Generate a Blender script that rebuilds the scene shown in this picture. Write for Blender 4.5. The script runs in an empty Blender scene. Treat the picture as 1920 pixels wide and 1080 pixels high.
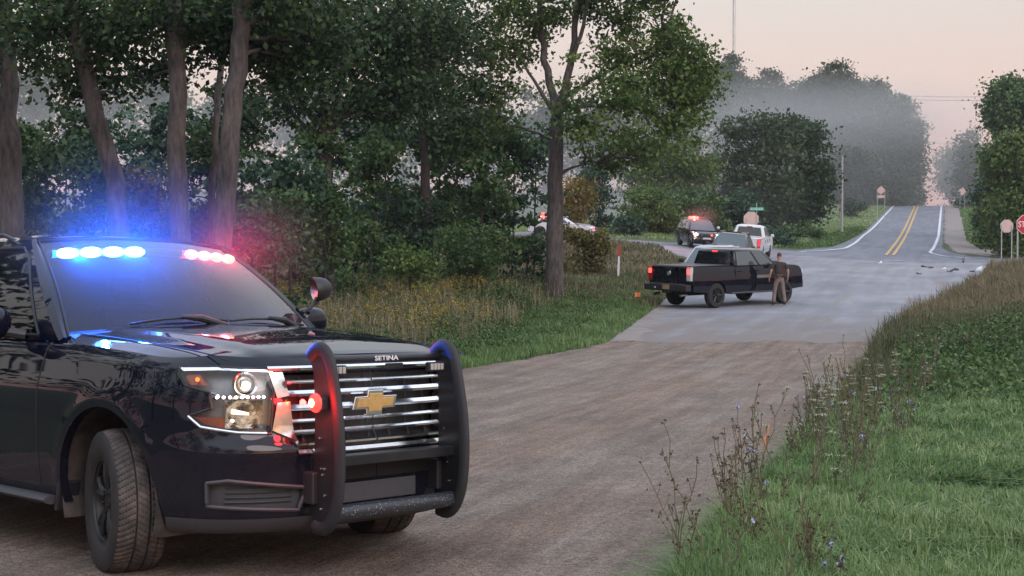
import bpy, bmesh, math, random
import numpy as np
from mathutils import Vector, Matrix, Euler
from mathutils.geometry import delaunay_2d_cdt
rad = math.radians
SC = bpy.context.scene
COL = SC.collection
rng = np.random.default_rng(7)
random.seed(7)

# ------------------------------------------------------------------ camera
CZ = 1.705                      # camera height above the gravel at the patrol vehicle
FPX, YH = 2600.0, 475.0         # focal length in photo pixels, horizon row
cam_d = bpy.data.cameras.new("camera"); cam = bpy.data.objects.new("camera", cam_d); COL.objects.link(cam)
cam_d.sensor_width = 36.0; cam_d.lens = 36.0*FPX/1920
cam.location = (0, 0, CZ)
cam.rotation_euler = (rad(90)-math.atan((540-YH)/FPX), 0, 0)
cam_d.clip_start = 0.1; cam_d.clip_end = 6000
SC.camera = cam

# ------------------------------------------------------------------ world, sun, exposure
w = bpy.data.worlds.new("World"); SC.world = w; w.use_nodes = True
nt = w.node_tree; nt.nodes.clear()
out = nt.nodes.new("ShaderNodeOutputWorld")
tc = nt.nodes.new("ShaderNodeTexCoord"); sx = nt.nodes.new("ShaderNodeSeparateXYZ")
rp = nt.nodes.new("ShaderNodeValToRGB")
nt.links.new(tc.outputs['Generated'], sx.inputs[0]); nt.links.new(sx.outputs['Z'], rp.inputs[0])
el = rp.color_ramp.elements
el[0].position = 0.0; el[0].color = (.76, .60, .64, 1)
el[1].position = 1.0; el[1].color = (.38, .45, .55, 1)
for p, c in ((.03, (.84, .44, .48, 1)), (.07, (.80, .47, .46, 1)), (.11, (.76, .54, .49, 1)), (.18, (.74, .63, .58, 1)), (.35, (.66, .67, .69, 1)), (.6, (.47, .52, .60, 1))):
    e = rp.color_ramp.elements.new(p); e.color = c
bg = nt.nodes.new("ShaderNodeBackground")
mr = nt.nodes.new("ShaderNodeMapRange"); mr.interpolation_type = 'SMOOTHSTEP'; nt.links.new(sx.outputs['Z'], mr.inputs[0])
mr.inputs[1].default_value = .2; mr.inputs[2].default_value = .6; mr.inputs[3].default_value = 1.0; mr.inputs[4].default_value = 2.6; nt.links.new(mr.outputs[0], bg.inputs[1])
nt.links.new(rp.outputs[0], bg.inputs[0])
sky = nt.nodes.new("ShaderNodeTexSky"); sky.sky_type = 'NISHITA'; sky.sun_disc = False
sky.sun_elevation = rad(4); sky.sun_rotation = rad(150)
bg2 = nt.nodes.new("ShaderNodeBackground"); bg2.inputs[1].default_value = 0.05
nt.links.new(sky.outputs[0], bg2.inputs[0])
ad = nt.nodes.new("ShaderNodeAddShader")
nt.links.new(bg.outputs[0], ad.inputs[0]); nt.links.new(bg2.outputs[0], ad.inputs[1]); nt.links.new(ad.outputs[0], out.inputs[0])
sl = bpy.data.lights.new("sun", 'SUN'); sl.energy = 1.1; sl.angle = rad(30); sl.color = (1, .88, .86)
so = bpy.data.objects.new("sun", sl); COL.objects.link(so)
so.rotation_euler = Vector((-.45, .75, -.55)).to_track_quat('-Z', 'Y').to_euler()
SC.view_settings.view_transform = 'Standard'; SC.view_settings.look = 'None'
SC.view_settings.exposure = 0.0; SC.view_settings.gamma = 1.0; SC.view_settings.use_curve_mapping = False
cy = SC.cycles
cy.max_bounces = 8; cy.diffuse_bounces = 3; cy.glossy_bounces = 4; cy.transmission_bounces = 6; cy.transparent_max_bounces = 12
cy.volume_bounces = 0; cy.caustics_reflective = False; cy.caustics_refractive = False
cy.sample_clamp_indirect = 4.0; cy.use_denoising = True

# ------------------------------------------------------------------ helpers
def tag(o, label=None, cat=None, group=None, kind=None):
    for k, v in (('label', label), ('category', cat), ('group', group), ('kind', kind)):
        if v: o[k] = v
    return o
def empty(name, loc=(0, 0, 0), rot=(0, 0, 0), label=None, cat=None, group=None):
    o = bpy.data.objects.new(name, None); COL.objects.link(o); o.location = loc; o.rotation_euler = rot
    o.empty_display_size = .2
    return tag(o, label, cat, group)
def link(name, me, mat=None, parent=None):
    o = bpy.data.objects.new(name, me); COL.objects.link(o)
    if mat: me.materials.append(mat)
    if parent: o.parent = parent
    return o
def npmesh(name, V, F, mat=None, parent=None, smooth=False, attr=None):
    """V (n,3); F (m,k) array all of one size, or a list of lists"""
    me = bpy.data.meshes.new(name)
    V = np.asarray(V, np.float32)
    if isinstance(F, np.ndarray):
        m, k = F.shape
        me.vertices.add(len(V)); me.vertices.foreach_set('co', V.ravel())
        me.loops.add(m*k); me.loops.foreach_set('vertex_index', F.astype(np.int32).ravel())
        me.polygons.add(m); me.polygons.foreach_set('loop_start', np.arange(0, m*k, k, dtype=np.int32))
        me.update(calc_edges=True)
    else:
        me.from_pydata(V.tolist(), [], [list(f) for f in F]); me.update()
    if smooth: me.polygons.foreach_set('use_smooth', np.ones(len(me.polygons), bool))
    if attr is not None:
        a = me.attributes.new('var', 'FLOAT', 'POINT'); a.data.foreach_set('value', np.asarray(attr, np.float32))
    return link(name, me, mat, parent)
class MB:
    """collects shapes for one mesh"""
    def __init__(s): s.v = []; s.f = []; s.n = 0
    def add(s, V, F):
        V = np.asarray(V, float).reshape(-1, 3); s.v.append(V)
        s.f += [[i+s.n for i in f] for f in F]; s.n += len(V); return s
    def box(s, c, d, rot=None):
        x, y, z = [a/2 for a in d]
        V = np.array([(i, j, k) for i in (-x, x) for j in (-y, y) for k in (-z, z)])
        if rot is not None: V = V@np.array(Euler(rot).to_matrix()).T
        return s.add(V+np.array(c), [(0, 1, 3, 2), (4, 6, 7, 5), (0, 4, 5, 1), (2, 3, 7, 6), (0, 2, 6, 4), (1, 5, 7, 3)])
    def tube(s, P, r, n=8, flat=None, cap=True, closed=False):
        P = np.asarray(P, float); m = len(P); r = np.broadcast_to(r, (m,))
        T = np.gradient(P, axis=0); T /= np.linalg.norm(T, axis=1)[:, None]+1e-12
        ref = np.array([0, 0, 1.]) if abs(T[:, 2]).mean() < .8 else np.array([1., 0, 0])
        if flat is not None: ref = np.array(flat[0], float)
        A = np.cross(T, ref); A /= np.linalg.norm(A, axis=1)[:, None]+1e-12; B = np.cross(A, T)
        k = 1.0 if flat is None else flat[1]
        a = np.arange(n)*2*np.pi/n
        V = P[:, None]+r[:, None, None]*(np.cos(a)[None, :, None]*A[:, None]+k*np.sin(a)[None, :, None]*B[:, None])
        F = [(i*n+j, i*n+(j+1) % n, (i+1)*n+(j+1) % n, (i+1)*n+j) for i in range(m-1) for j in range(n)]
        if cap: F += [tuple(range(n))[::-1], tuple((m-1)*n+j for j in range(n))]
        return s.add(V, F)
    def lathe(s, prof, n=32, axis='y', c=(0, 0, 0), a0=0):
        """prof: list of (r, h) revolved about the axis"""
        a = np.arange(n)*2*np.pi/n+a0; pr = np.array(prof, float)
        R = pr[:, 0][:, None]; H = pr[:, 1][:, None]+0*a
        X, Z = R*np.cos(a), R*np.sin(a)
        V = {'y': np.stack([X, H, Z], -1), 'z': np.stack([X, Z, H], -1), 'x': np.stack([H, X, Z], -1)}[axis]
        F = [(i*n+j, i*n+(j+1) % n, (i+1)*n+(j+1) % n, (i+1)*n+j) for i in range(len(pr)-1) for j in range(n)]
        return s.add(V+np.array(c), F)
    def prism(s, poly, fn, a, b):
        """poly of 2D points; fn(p, h) -> 3D; extruded from h=a to h=b"""
        n = len(poly); V = [fn(p, a) for p in poly]+[fn(p, b) for p in poly]
        F = [tuple(range(n))[::-1], tuple(range(n, 2*n))]+[(i, (i+1) % n, n+(i+1) % n, n+i) for i in range(n)]
        return s.add(V, F)
    def grid(s, P):
        nu, nv = P.shape[:2]
        return s.add(P.reshape(-1, 3), [(i*nv+j, (i+1)*nv+j, (i+1)*nv+j+1, i*nv+j+1) for i in range(nu-1) for j in range(nv-1)])
    def build(s, name, mat, parent=None, smooth=False, bevel=0, fix=True):
        me = bpy.data.meshes.new(name); me.from_pydata(np.concatenate(s.v).tolist(), [], s.f); me.update()
        if fix:
            bm = bmesh.new(); bm.from_mesh(me); bmesh.ops.recalc_face_normals(bm, faces=bm.faces); bm.to_mesh(me); bm.free()
        if smooth: me.polygons.foreach_set('use_smooth', np.ones(len(me.polygons), bool))
        o = link(name, me, mat, parent)
        if bevel:
            b = o.modifiers.new('bevel', 'BEVEL'); b.width = bevel; b.segments = 2; b.limit_method = 'ANGLE'; b.angle_limit = rad(35)
        if smooth and smooth != 'all':
            me.set_sharp_from_angle(angle=rad(40))
        return o
def gridF(nu, nv):
    i, j = np.meshgrid(np.arange(nu-1), np.arange(nv-1), indexing='ij'); a = (i*nv+j).ravel()
    return np.stack([a, a+nv, a+nv+1, a+1], 1)
def sst(a, b, x):
    t = np.clip((x-a)/(b-a), 0, 1); return t*t*(3-2*t)

# ------------------------------------------------------------------ materials
def newmat(name):
    m = bpy.data.materials.new(name); m.use_nodes = True; n = m.node_tree
    return m, n, n.nodes['Principled BSDF'], n.nodes['Material Output']
def mapn(n, scale=(1, 1, 1), rot=(0, 0, 0)):
    t = n.nodes.new('ShaderNodeTexCoord'); mp = n.nodes.new('ShaderNodeMapping')
    if any(rot):    # turned first, then stretched
        mp.vector_type = 'TEXTURE'; mp.inputs['Rotation'].default_value = [-r for r in rot]; mp.inputs['Scale'].default_value = [1/q for q in scale]
    else: mp.inputs['Scale'].default_value = scale
    n.links.new(t.outputs['Object'], mp.inputs[0]); return mp.outputs[0]
def noise(n, vec, scale, detail=4, rough=.55):
    t = n.nodes.new('ShaderNodeTexNoise'); t.inputs['Scale'].default_value = scale; t.inputs['Detail'].default_value = detail
    t.inputs['Roughness'].default_value = rough; n.links.new(vec, t.inputs['Vector']); return t.outputs[0]
def ramp(n, fac, stops):
    r = n.nodes.new('ShaderNodeValToRGB'); n.links.new(fac, r.inputs[0]); e = r.color_ramp.elements
    e[0].position, e[1].position = stops[0][0], stops[-1][0]
    e[0].color = (*stops[0][1], 1); e[1].color = (*stops[-1][1], 1)
    for p, c in stops[1:-1]:
        q = e.new(p); q.color = (*c, 1)
    return r.outputs[0]
def mix(n, a, b, fac, mode='MIX'):
    m = n.nodes.new('ShaderNodeMix'); m.data_type = 'RGBA'; m.blend_type = mode
    for s, v in ((m.inputs[6], a), (m.inputs[7], b), (m.inputs[0], fac)):
        if isinstance(v, (int, float)): s.default_value = v
        elif isinstance(v, tuple): s.default_value = (*v, 1)
        else: n.links.new(v, s)
    return m.outputs[2]
def bump(n, b, h, strength, dist=.02):
    k = n.nodes.new('ShaderNodeBump'); k.inputs['Strength'].default_value = strength; k.inputs['Distance'].default_value = dist
    n.links.new(h, k.inputs['Height']); n.links.new(k.outputs[0], b.inputs['Normal'])
def pm(name, col, rough=.5, metal=0, var=None, vs=6, bm_=None, coat=0, spec=None):
    """principled; var = second colour blended by noise of scale vs; bm_ = (scale, strength)"""
    m, n, b, o = newmat(name)
    b.inputs['Roughness'].default_value = rough; b.inputs['Metallic'].default_value = metal
    b.inputs['Coat Weight'].default_value = coat; b.inputs['Coat Roughness'].default_value = .04
    if spec is not None: b.inputs['Specular IOR Level'].default_value = spec
    v = mapn(n)
    if var:
        c = ramp(n, noise(n, v, vs, 5, .6), [(.35, col), (.65, var)]); n.links.new(c, b.inputs['Base Color'])
    else:
        c = ramp(n, noise(n, v, 40, 2), [(.3, tuple(x*.93 for x in col)), (.7, tuple(min(1, x*1.07) for x in col))]); n.links.new(c, b.inputs['Base Color'])
    if bm_: bump(n, b, noise(n, v, bm_[0], 3), bm_[1], .005)
    return m
def emit(name, col, s):
    m, n, b, o = newmat(name)
    b.inputs['Base Color'].default_value = (*[c*.5 for c in col], 1); b.inputs['Emission Color'].default_value = (*col, 1); b.inputs['Emission Strength'].default_value = s
    b.inputs['Roughness'].default_value = .3
    return m
def glass(name, tint=(.8, .85, .9), film=0.0, filmcol=(.6, .6, .65), rough=.02):
    """thin pane: transparent + glossy by fresnel, with an optional scattering film added to spread lamp glow"""
    m, n, b, o = newmat(name); n.nodes.remove(b)
    tr = n.nodes.new('ShaderNodeBsdfTransparent'); tr.inputs[0].default_value = (*tint, 1)
    gl = n.nodes.new('ShaderNodeBsdfGlossy'); gl.inputs['Roughness'].default_value = rough; gl.inputs[0].default_value = (1, 1, 1, 1)
    fr = n.nodes.new('ShaderNodeFresnel'); fr.inputs[0].default_value = 1.46
    mx = n.nodes.new('ShaderNodeMixShader'); n.links.new(fr.outputs[0], mx.inputs[0]); n.links.new(tr.outputs[0], mx.inputs[1]); n.links.new(gl.outputs[0], mx.inputs[2])
    last = mx.outputs[0]
    if film:
        df = n.nodes.new('ShaderNodeBsdfDiffuse'); df.inputs[0].default_value = (*filmcol, 1)
        tl = n.nodes.new('ShaderNodeBsdfTranslucent'); tl.inputs[0].default_value = (*filmcol, 1)
        m1 = n.nodes.new('ShaderNodeMixShader'); m1.inputs[0].default_value = .6; n.links.new(df.outputs[0], m1.inputs[1]); n.links.new(tl.outputs[0], m1.inputs[2])
        m2 = n.nodes.new('ShaderNodeMixShader'); n.links.new(last, m2.inputs[1]); n.links.new(m1.outputs[0], m2.inputs[2])
        mr = n.nodes.new('ShaderNodeMapRange'); n.links.new(noise(n, mapn(n), 2.5, 4), mr.inputs[0])
        mr.inputs[1].default_value = .3; mr.inputs[2].default_value = .7; mr.inputs[3].default_value = film*.7; mr.inputs[4].default_value = film*1.2
        n.links.new(mr.outputs[0], m2.inputs[0]); last = m2.outputs[0]
    n.links.new(last, o.inputs[0]); return m
def leafmat(name, c1, c2, c3, trans=.25):
    """c1 dark, c2 mid, c3 light leaf colours picked by each leaf's own value"""
    m, n, b, o = newmat(name)
    a = n.nodes.new('ShaderNodeAttribute'); a.attribute_name = 'var'
    c = ramp(n, a.outputs['Fac'], [(0, c1), (.5, c2), (1, c3)])
    n.links.new(c, b.inputs['Base Color']); b.inputs['Roughness'].default_value = .55; b.inputs['Specular IOR Level'].default_value = .3
    tl = n.nodes.new('ShaderNodeBsdfTranslucent'); n.links.new(c, tl.inputs[0])
    mx = n.nodes.new('ShaderNodeMixShader'); mx.inputs[0].default_value = trans
    n.links.new(b.outputs[0], mx.inputs[1]); n.links.new(tl.outputs[0], mx.inputs[2]); n.links.new(mx.outputs[0], o.inputs[0])
    return m

# ------------------------------------------------------------------ terrain
PY = [-30, 0, 5, 8, 11, 14, 20, 28, 38, 48, 60, 72, 85, 98, 120, 138, 155, 180, 206, 215, 240, 300, 500, 900]
PZ = [-1.3, -1.41, -1.595, -1.705, -1.80, -1.89, -2.01, -2.07, -2.0, -1.85, -1.35, -.80, -.42, -.12, .95, 2.0, 3.2, 5.1, 7.05, 7.3, 6.6, 2, -6, -8]
_yy = np.linspace(-30, 900, 1861); _zz = np.interp(_yy, PY, PZ)
_k = np.exp(-.5*(np.arange(-8, 9)/4.)**2); _k /= _k.sum(); _zz = np.convolve(np.pad(_zz, 8, 'edge'), _k, 'valid')
def nz(x, y, s, seed=0):
    x = x*s+seed*7.3; y = y*s+seed*3.1
    return (np.sin(x*1.7+1.3*np.sin(y*1.1))+np.sin(y*2.1+1.7*np.sin(x*.9+2))+.5*np.sin(x*3.9+y*3.1+seed))/2.5
def xc(Y): return .313*Y-np.interp(Y, [31, 98], [5.0, 4.6])
def g(X, Y):
    X = np.asarray(X, float); Y = np.asarray(Y, float)
    z = np.interp(Y, _yy, _zz)+CZ
    t = (X-xc(Y))*.954
    w_ = sst(55, 88, Y)*(1-sst(115, 150, Y))
    z = z+w_*np.where(t < 0, -.06*np.maximum(t, -70), -.035*np.minimum(t, 40))
    z = z+.45*sst(4.5, 12, -t)*(1-sst(55, 80, Y))*sst(12, 24, Y)
    z = z+.8*sst(4.2, 9, t)*sst(13, 24, Y)*(1-sst(58, 74, Y))
    off = sst(3.8, 6, np.abs(t))
    z = z+off*.05*nz(X, Y, .9)+off*.15*nz(X, Y, .15, 2)*sst(10, 30, Y)
    # roadside rise of the hill either side beyond the junction
    z = z+sst(7, 30, np.abs(t))*sst(105, 170, Y)*2.0
    return z
def G1(x, y): return float(g(x, y))
def wp(px, py, Y):
    """world point seen at photo pixel (px, py) at distance Y; used only to measure where things stand"""
    return np.array([(px-960)/FPX*Y, Y, CZ+(YH-py)/FPX*Y])
def wx(px, Y): return (px-960)/FPX*Y

# road outline (X of the left and right edge at distance Y)
GL = ([-14, 0, 8, 24.5, 31.3], [-12.9, -8.6, -6.05, -.9, 2.0]); GR = ([-14, 0, 8, 20, 31.3], [-5.4, -.75, 1.25, 4.9, 8.3])
AL = ([30, 31, 35, 40, 48, 60, 72, 79, 83, 87, 89.5], [1.4, 1.8, 2.3, 3.7, 5.2, 7.3, 9.6, 9.8, 8.0, 3.0, -4.0])
AR = ([31, 44, 61, 73, 79, 82, 84], [8.4, 12.8, 20.6, 25.8, 31, 38, 50])
BL = ([90, 95, 98, 101, 105, 115, 130, 260], [12, 15, 18.2, 21.3, 23.9, 27.4, 32.2, 72.9])
BR = ([90, 93, 96, 99, 104, 112, 125, 260], [46, 39, 34.6, 33.2, 33.3, 34.9, 38.9, 81.2])
def inroad(X, Y, m=0.):
    r = (X > np.interp(Y, *GL)-m) & (X < np.interp(Y, *GR)+m) & (Y < 31.3)
    r |= (X > np.interp(Y, *AL)-m) & (X < np.interp(Y, *AR)+m) & (Y >= 31) & (Y < 90)
    r |= (X > np.interp(Y, *BL)-m) & (X < np.interp(Y, *BR)+m) & (Y >= 90)
    c = Y+.314*X
    r |= (c > 91-m) & (c < 102+m) & (np.abs(X) < 140)
    return r

yg = np.unique(np.concatenate([np.arange(-14, 36, .3), np.arange(36, 110, .6), np.arange(110, 260, 2), np.linspace(260, 520, 20)]))
xg = np.unique(np.concatenate([np.linspace(-420, -60, 20), np.arange(-60, -14, 1.5), np.arange(-14, 46, .4), np.arange(46, 110, 1.5), np.linspace(110, 420, 20)]))
Xg, Yg = np.meshgrid(xg, yg, indexing='ij')
Zg = g(Xg, Yg)-.08*inroad(Xg, Yg, -.15)
m, n, b, o = newmat('soil_and_turf')
v = mapn(n)
c = ramp(n, noise(n, v, .6, 6, .6), [(.35, (.075, .085, .04)), (.5, (.06, .085, .035)), (.65, (.10, .115, .05))])
c = mix(n, c, ramp(n, noise(n, v, 9, 4), [(.4, (.05, .045, .03)), (.7, (.09, .12, .05))]), .5)
n.links.new(c, b.inputs['Base Color']); b.inputs['Roughness'].default_value = .95
bump(n, b, noise(n, v, 14, 5), .8, .06)
M_soil = m
tag(npmesh('ground', np.stack([Xg, Yg, Zg], -1).reshape(-1, 3), gridF(len(xg), len(yg)), m, smooth=True), kind='structure')

def strip(name, Lt, Rt, y0, y1, dy, nx, mat, dz=0., jag=0., end=0.):
    ys = np.arange(y0, y1+dy*.5, dy); u = np.linspace(0, 1, nx)
    L = np.interp(ys, *Lt)+jag*(nz(ys, 0*ys, 2.3, 5)+.6*nz(ys, 0*ys, 7, 9)); R = np.interp(ys, *Rt)+jag*(nz(ys, 0*ys, 1.9, 3)+.6*nz(ys, 0*ys, 6, 4))
    X = L[:, None]+(R-L)[:, None]*u; Y = ys[:, None]+0*u
    if end: Y = Y+end*(nz(X, 0*X, 2.1, 3)+.5*nz(X, 0*X, 9, 1))*sst(y1-2, y1, Y)
    Z = g(X, Y)+dz
    e = np.minimum(u, 1-u)*(nx-1); Z = Z-.1*(e < .5)
    return tag(npmesh(name, np.stack([X, Y, Z], -1).reshape(-1, 3), gridF(len(ys), nx), mat, smooth=True), kind='structure')
RDIR = math.atan(.313)
# gravel
m, n, b, o = newmat('dirt_gravel')
v = mapn(n); vs_ = mapn(n, (1.6, .11, 1), (0, 0, RDIR)); vt = mapn(n, (.5, .07, 1), (0, 0, RDIR))
c = ramp(n, noise(n, vs_, 2.6, 8, .68), [(.34, (.13, .10, .080)), (.5, (.24, .19, .155)), (.66, (.36, .295, .245))])
c = mix(n, c, ramp(n, noise(n, vt, 2.0, 3), [(.42, (.27, .175, .125)), (.6, (.27, .23, .20))]), .40)
c = mix(n, c, ramp(n, noise(n, v, 1.1, 5, .7), [(.35, (.55, .53, .53)), (.65, (1.15, 1.1, 1.08))]), .6, 'MULTIPLY')
c = mix(n, c, ramp(n, noise(n, v, 70, 3, .7), [(.35, (.3, .28, .28)), (.5, (1, 1, 1)), (.66, (1.9, 1.8, 1.75))]), .75, 'MULTIPLY')
c = mix(n, c, ramp(n, noise(n, v, 22, 4, .7), [(.36, (.5, .48, .48)), (.5, (1, 1, 1)), (.66, (1.35, 1.3, 1.3))]), .7, 'MULTIPLY')
n.links.new(c, b.inputs['Base Color']); b.inputs['Roughness'].default_value = .88
h1 = noise(n, v, 55, 4, .7); h2 = noise(n, vs_, 5, 5, .6)
mh = n.nodes.new('ShaderNodeMath'); mh.operation = 'MULTIPLY_ADD'; n.links.new(h2, mh.inputs[0]); mh.inputs[1].default_value = 2.2; n.links.new(h1, mh.inputs[2])
bump(n, b, mh.outputs[0], .8, .045)
M_grav = m
strip('gravel_road', GL, GR, -14, 31.7, .25, 70, m, .014, .22, .75)
# asphalt
def asphalt(name, a, b_, rut, dust=False):
    m, n, b, o = newmat(name); v = mapn(n); vs_ = mapn(n, (1, .07, 1), (0, 0, RDIR))
    c = ramp(n, noise(n, v, .25, 5, .6), [(.35, a), (.65, b_)])
    c = mix(n, c, ramp(n, noise(n, vs_, 1.6, 4), [(.38, (.72, .7, .7)), (.62, (1.12, 1.1, 1.1))]), rut, 'MULTIPLY')
    c = mix(n, c, ramp(n, noise(n, v, 90, 2), [(.35, (.7, .7, .7)), (.65, (1.3, 1.3, 1.3))]), .6, 'MULTIPLY')
    if dust:    # dirt dragged from the gravel onto the first metres of paving, and along the wheel lines
        t = n.nodes.new('ShaderNodeTexCoord'); sp_ = n.nodes.new('ShaderNodeSeparateXYZ'); n.links.new(t.outputs['Object'], sp_.inputs[0])
        mr_ = n.nodes.new('ShaderNodeMapRange'); n.links.new(sp_.outputs['Y'], mr_.inputs[0]); mr_.inputs[1].default_value = 31; mr_.inputs[2].default_value = 44; mr_.inputs[3].default_value = .42; mr_.inputs[4].default_value = .0
        ma = n.nodes.new('ShaderNodeMath'); ma.operation = 'ADD'; n.links.new(noise(n, mapn(n, (.9, .12, 1), (0, 0, RDIR)), 1.3, 6, .65), ma.inputs[0]); n.links.new(mr_.outputs[0], ma.inputs[1])
        c = mix(n, c, (.20, .165, .15), ramp(n, ma.outputs[0], [(.52, (0, 0, 0)), (.78, (.85, .85, .85))]))
    n.links.new(c, b.inputs['Base Color']); b.inputs['Roughness'].default_value = .85; b.inputs['Specular IOR Level'].default_value = .22
    bump(n, b, noise(n, v, 120, 2), .25, .01); return m
M_old = asphalt('worn_asphalt', (.20, .20, .225), (.285, .28, .30), .45, True)
M_road = asphalt('grey_asphalt', (.165, .17, .20), (.20, .205, .235), .5)
strip('approach_road', AL, AR, 30.4, 89.5, .4, 44, M_old, .004, .12)
strip('highway', BL, BR, 90, 258, .8, 30, M_road, .012, .08)
# the cross road
xs = np.arange(-140, 141, 1.); u = np.linspace(0, 1, 14)
X = xs[:, None]+0*u; Y = (91+11*u)[None, :]-.314*xs[:, None]; Z = g(X, Y)+.03; Z[:, 0] -= .1; Z[:, -1] -= .1
tag(npmesh('cross_road', np.stack([X, Y, Z], -1).reshape(-1, 3), gridF(len(xs), 14)[:, ::-1].copy(), M_road, smooth=True), kind='structure')
M_sh = pm('shoulder_gravel', (.20, .165, .155), .9, var=(.26, .22, .205), vs=2, bm_=(30, .4))
strip('road_shoulder', ([94, 97, 104, 125, 258], [36.5, 34.0, 33.2, 38.8, 80.4]), ([94, 97, 104, 112, 125, 258], [42.5, 41.0, 38.9, 38.9, 41.9, 83.4]), 94.5, 250, 1, 12, M_sh, .07, .25)
strip('verge_gravel', ([31, 40, 48, 60], [.7, 2.7, 4.5, 6.9]), ([31, 40, 48, 60], [3.2, 4.4, 5.6, 7.5]), 31, 60, .4, 6, M_sh, .006, .3)
# markings
def mark(name, pts, w_, mat, dz=.045):
    P = np.array(pts, float); d = np.r_[0, np.cumsum(np.hypot(*np.diff(P, axis=0).T))]
    s = np.arange(0, d[-1], .8); X = np.interp(s, d, P[:, 0]); Y = np.interp(s, d, P[:, 1])
    for _ in range(2): X[1:-1] = (X[:-2]+2*X[1:-1]+X[2:])/4; Y[1:-1] = (Y[:-2]+2*Y[1:-1]+Y[2:])/4
    tx, ty = np.gradient(X), np.gradient(Y); l = np.hypot(tx, ty); nx_, ny_ = -ty/l, tx/l
    wv = w_*(1+.12*nz(s, 0*s, 3, 2)); V = []
    for k in (-.5, .5):
        x_, y_ = X+nx_*wv*k, Y+ny_*wv*k; V.append(np.stack([x_, y_, g(x_, y_)+dz], -1))
    V = np.stack(V, 1)
    return tag(npmesh(name, V.reshape(-1, 3), gridF(len(s), 2)[:, ::-1].copy(), mat, smooth=True), kind='structure')
M_wl = pm('white_road_paint', (.62, .63, .66), .6, var=(.5, .51, .54), vs=3)
M_yl = pm('yellow_road_paint', (.62, .36, .10), .6, var=(.5, .29, .09), vs=3)
cc = lambda y, o_: (.313*y-4.6+o_, y)
mark('edge_line', [(19.4, 95.5), (21.8, 98), (25, 104), (28.2, 114), cc(132, -3.2), cc(245, -3.2)], .24, M_wl)
mark('edge_line', [(32.6, 93.0), (31.3, 95), (30.6, 98), (31.0, 103), (33.4, 110), cc(132, 3.85), cc(245, 3.85)], .24, M_wl)
mark('centre_line', [(26.15, 97), cc(245, -.2)], .2, M_yl); mark('centre_line', [(26.65, 97), cc(245, .25)], .2, M_yl)
mark('stop_line', [(22.3, 84.5), (24.0, 84.1)], .25, M_wl)
# driveway on the left slope
M_dr = pm('driveway_gravel', (.33, .32, .33), .9, var=(.25, .25, .25), vs=1)
mark('driveway', [(cc(163, -4)[0], 163), (36, 166), (28, 168), (10, 172)], 2.4, M_dr, .05)

# ================================================================== foreground patrol vehicle
def pip(P, poly):
    x, y = P[:, 0], P[:, 1]; r = np.zeros(len(P), bool); q = np.asarray(poly, float); n = len(q)
    for i in range(n):
        (x1, y1), (x2, y2) = q[i], q[(i+1) % n]
        c = ((y1 > y) != (y2 > y)); xi = x1+(y-y1)*(x2-x1)/((y2-y1) if abs(y2-y1) > 1e-12 else 1e-12)
        r ^= c & (x < xi)
    return r
def dens(poly, step):
    q = np.asarray(poly, float); o_ = []
    for i in range(len(q)):
        a, b_ = q[i], q[(i+1) % len(q)]; k = max(1, int(round(np.linalg.norm(b_-a)/step)))
        o_ += [a+(b_-a)*j/k for j in range(k)]
    return np.array(o_)
def fill2d(outer, holes, step):
    loops = [dens(outer, step)]+[dens(h, step) for h in holes]
    B = np.concatenate(loops); E_ = []; s = 0
    for l in loops:
        E_ += [(s+i, s+(i+1) % len(l)) for i in range(len(l))]; s += len(l)
    lo, hi = loops[0].min(0), loops[0].max(0)
    gx, gy = np.meshgrid(np.arange(lo[0], hi[0], step), np.arange(lo[1], hi[1], step)); G_ = np.stack([gx.ravel(), gy.ravel()], 1)
    k = pip(G_, loops[0])
    for h in loops[1:]: k &= ~pip(G_, h)
    G_ = G_[k]
    if len(G_):
        kk = np.ones(len(G_), bool)
        for i in range(0, len(G_), 2000):
            d = ((G_[i:i+2000, None]-B[None])**2).sum(2).min(1); kk[i:i+2000] = d > (.5*step)**2
        G_ = G_[kk]
    A_ = np.concatenate([B, G_]) if len(G_) else B
    r = delaunay_2d_cdt([Vector(p) for p in A_.tolist()], E_, [], 0, 1e-7)
    V = np.array([tuple(p) for p in r[0]]); F = np.array([f for f in r[2] if len(f) == 3])
    c = V[F].mean(1); k = pip(c, loops[0])
    for h in loops[1:]: k &= ~pip(c, h)
    return V, F[k]

NP = 3.2
_z = np.linspace(.1, 1.4, 261)
def _sm(a): return np.convolve(np.pad(a, 3, 'edge'), np.array([1, 2, 3, 4, 3, 2, 1])/16., 'valid')
_A = _sm(np.interp(_z, [.22, .30, .36, .45, .6, .685, .70, .765, .78, .95, 1.05, 1.10, 1.16], [.90, .965, 1.0, 1.01, 1.02, 1.045, 1.04, .99, .988, .985, .97, .95, .92]))
_W = _sm(np.interp(_z, [.25, .32, .42, .6, .8, .95, 1.0, 1.05, 1.12, 1.22], [.93, .955, .985, 1.005, 1.015, 1.012, 1.0, .985, .965, .935]))
Af = lambda z: np.interp(z, _z, _A); Wf = lambda z: np.interp(z, _z, _W)
_th = np.linspace(0, np.pi/2, 4001)
_px, _py = np.cos(_th)**(2/NP), np.sin(_th)**(2/NP); _u = np.r_[0, np.cumsum(np.hypot(np.diff(_px), np.diff(_py)))]
LF = _u[-1]; XR_ = 3.75
_p2x, _p2y = np.sin(_th)**(2/5.), np.cos(_th)**(2/5.); _u2 = np.r_[0, np.cumsum(np.hypot(.45*np.diff(_p2x), np.diff(_p2y)))]
LT = LF+XR_+_u2[-1]
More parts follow.
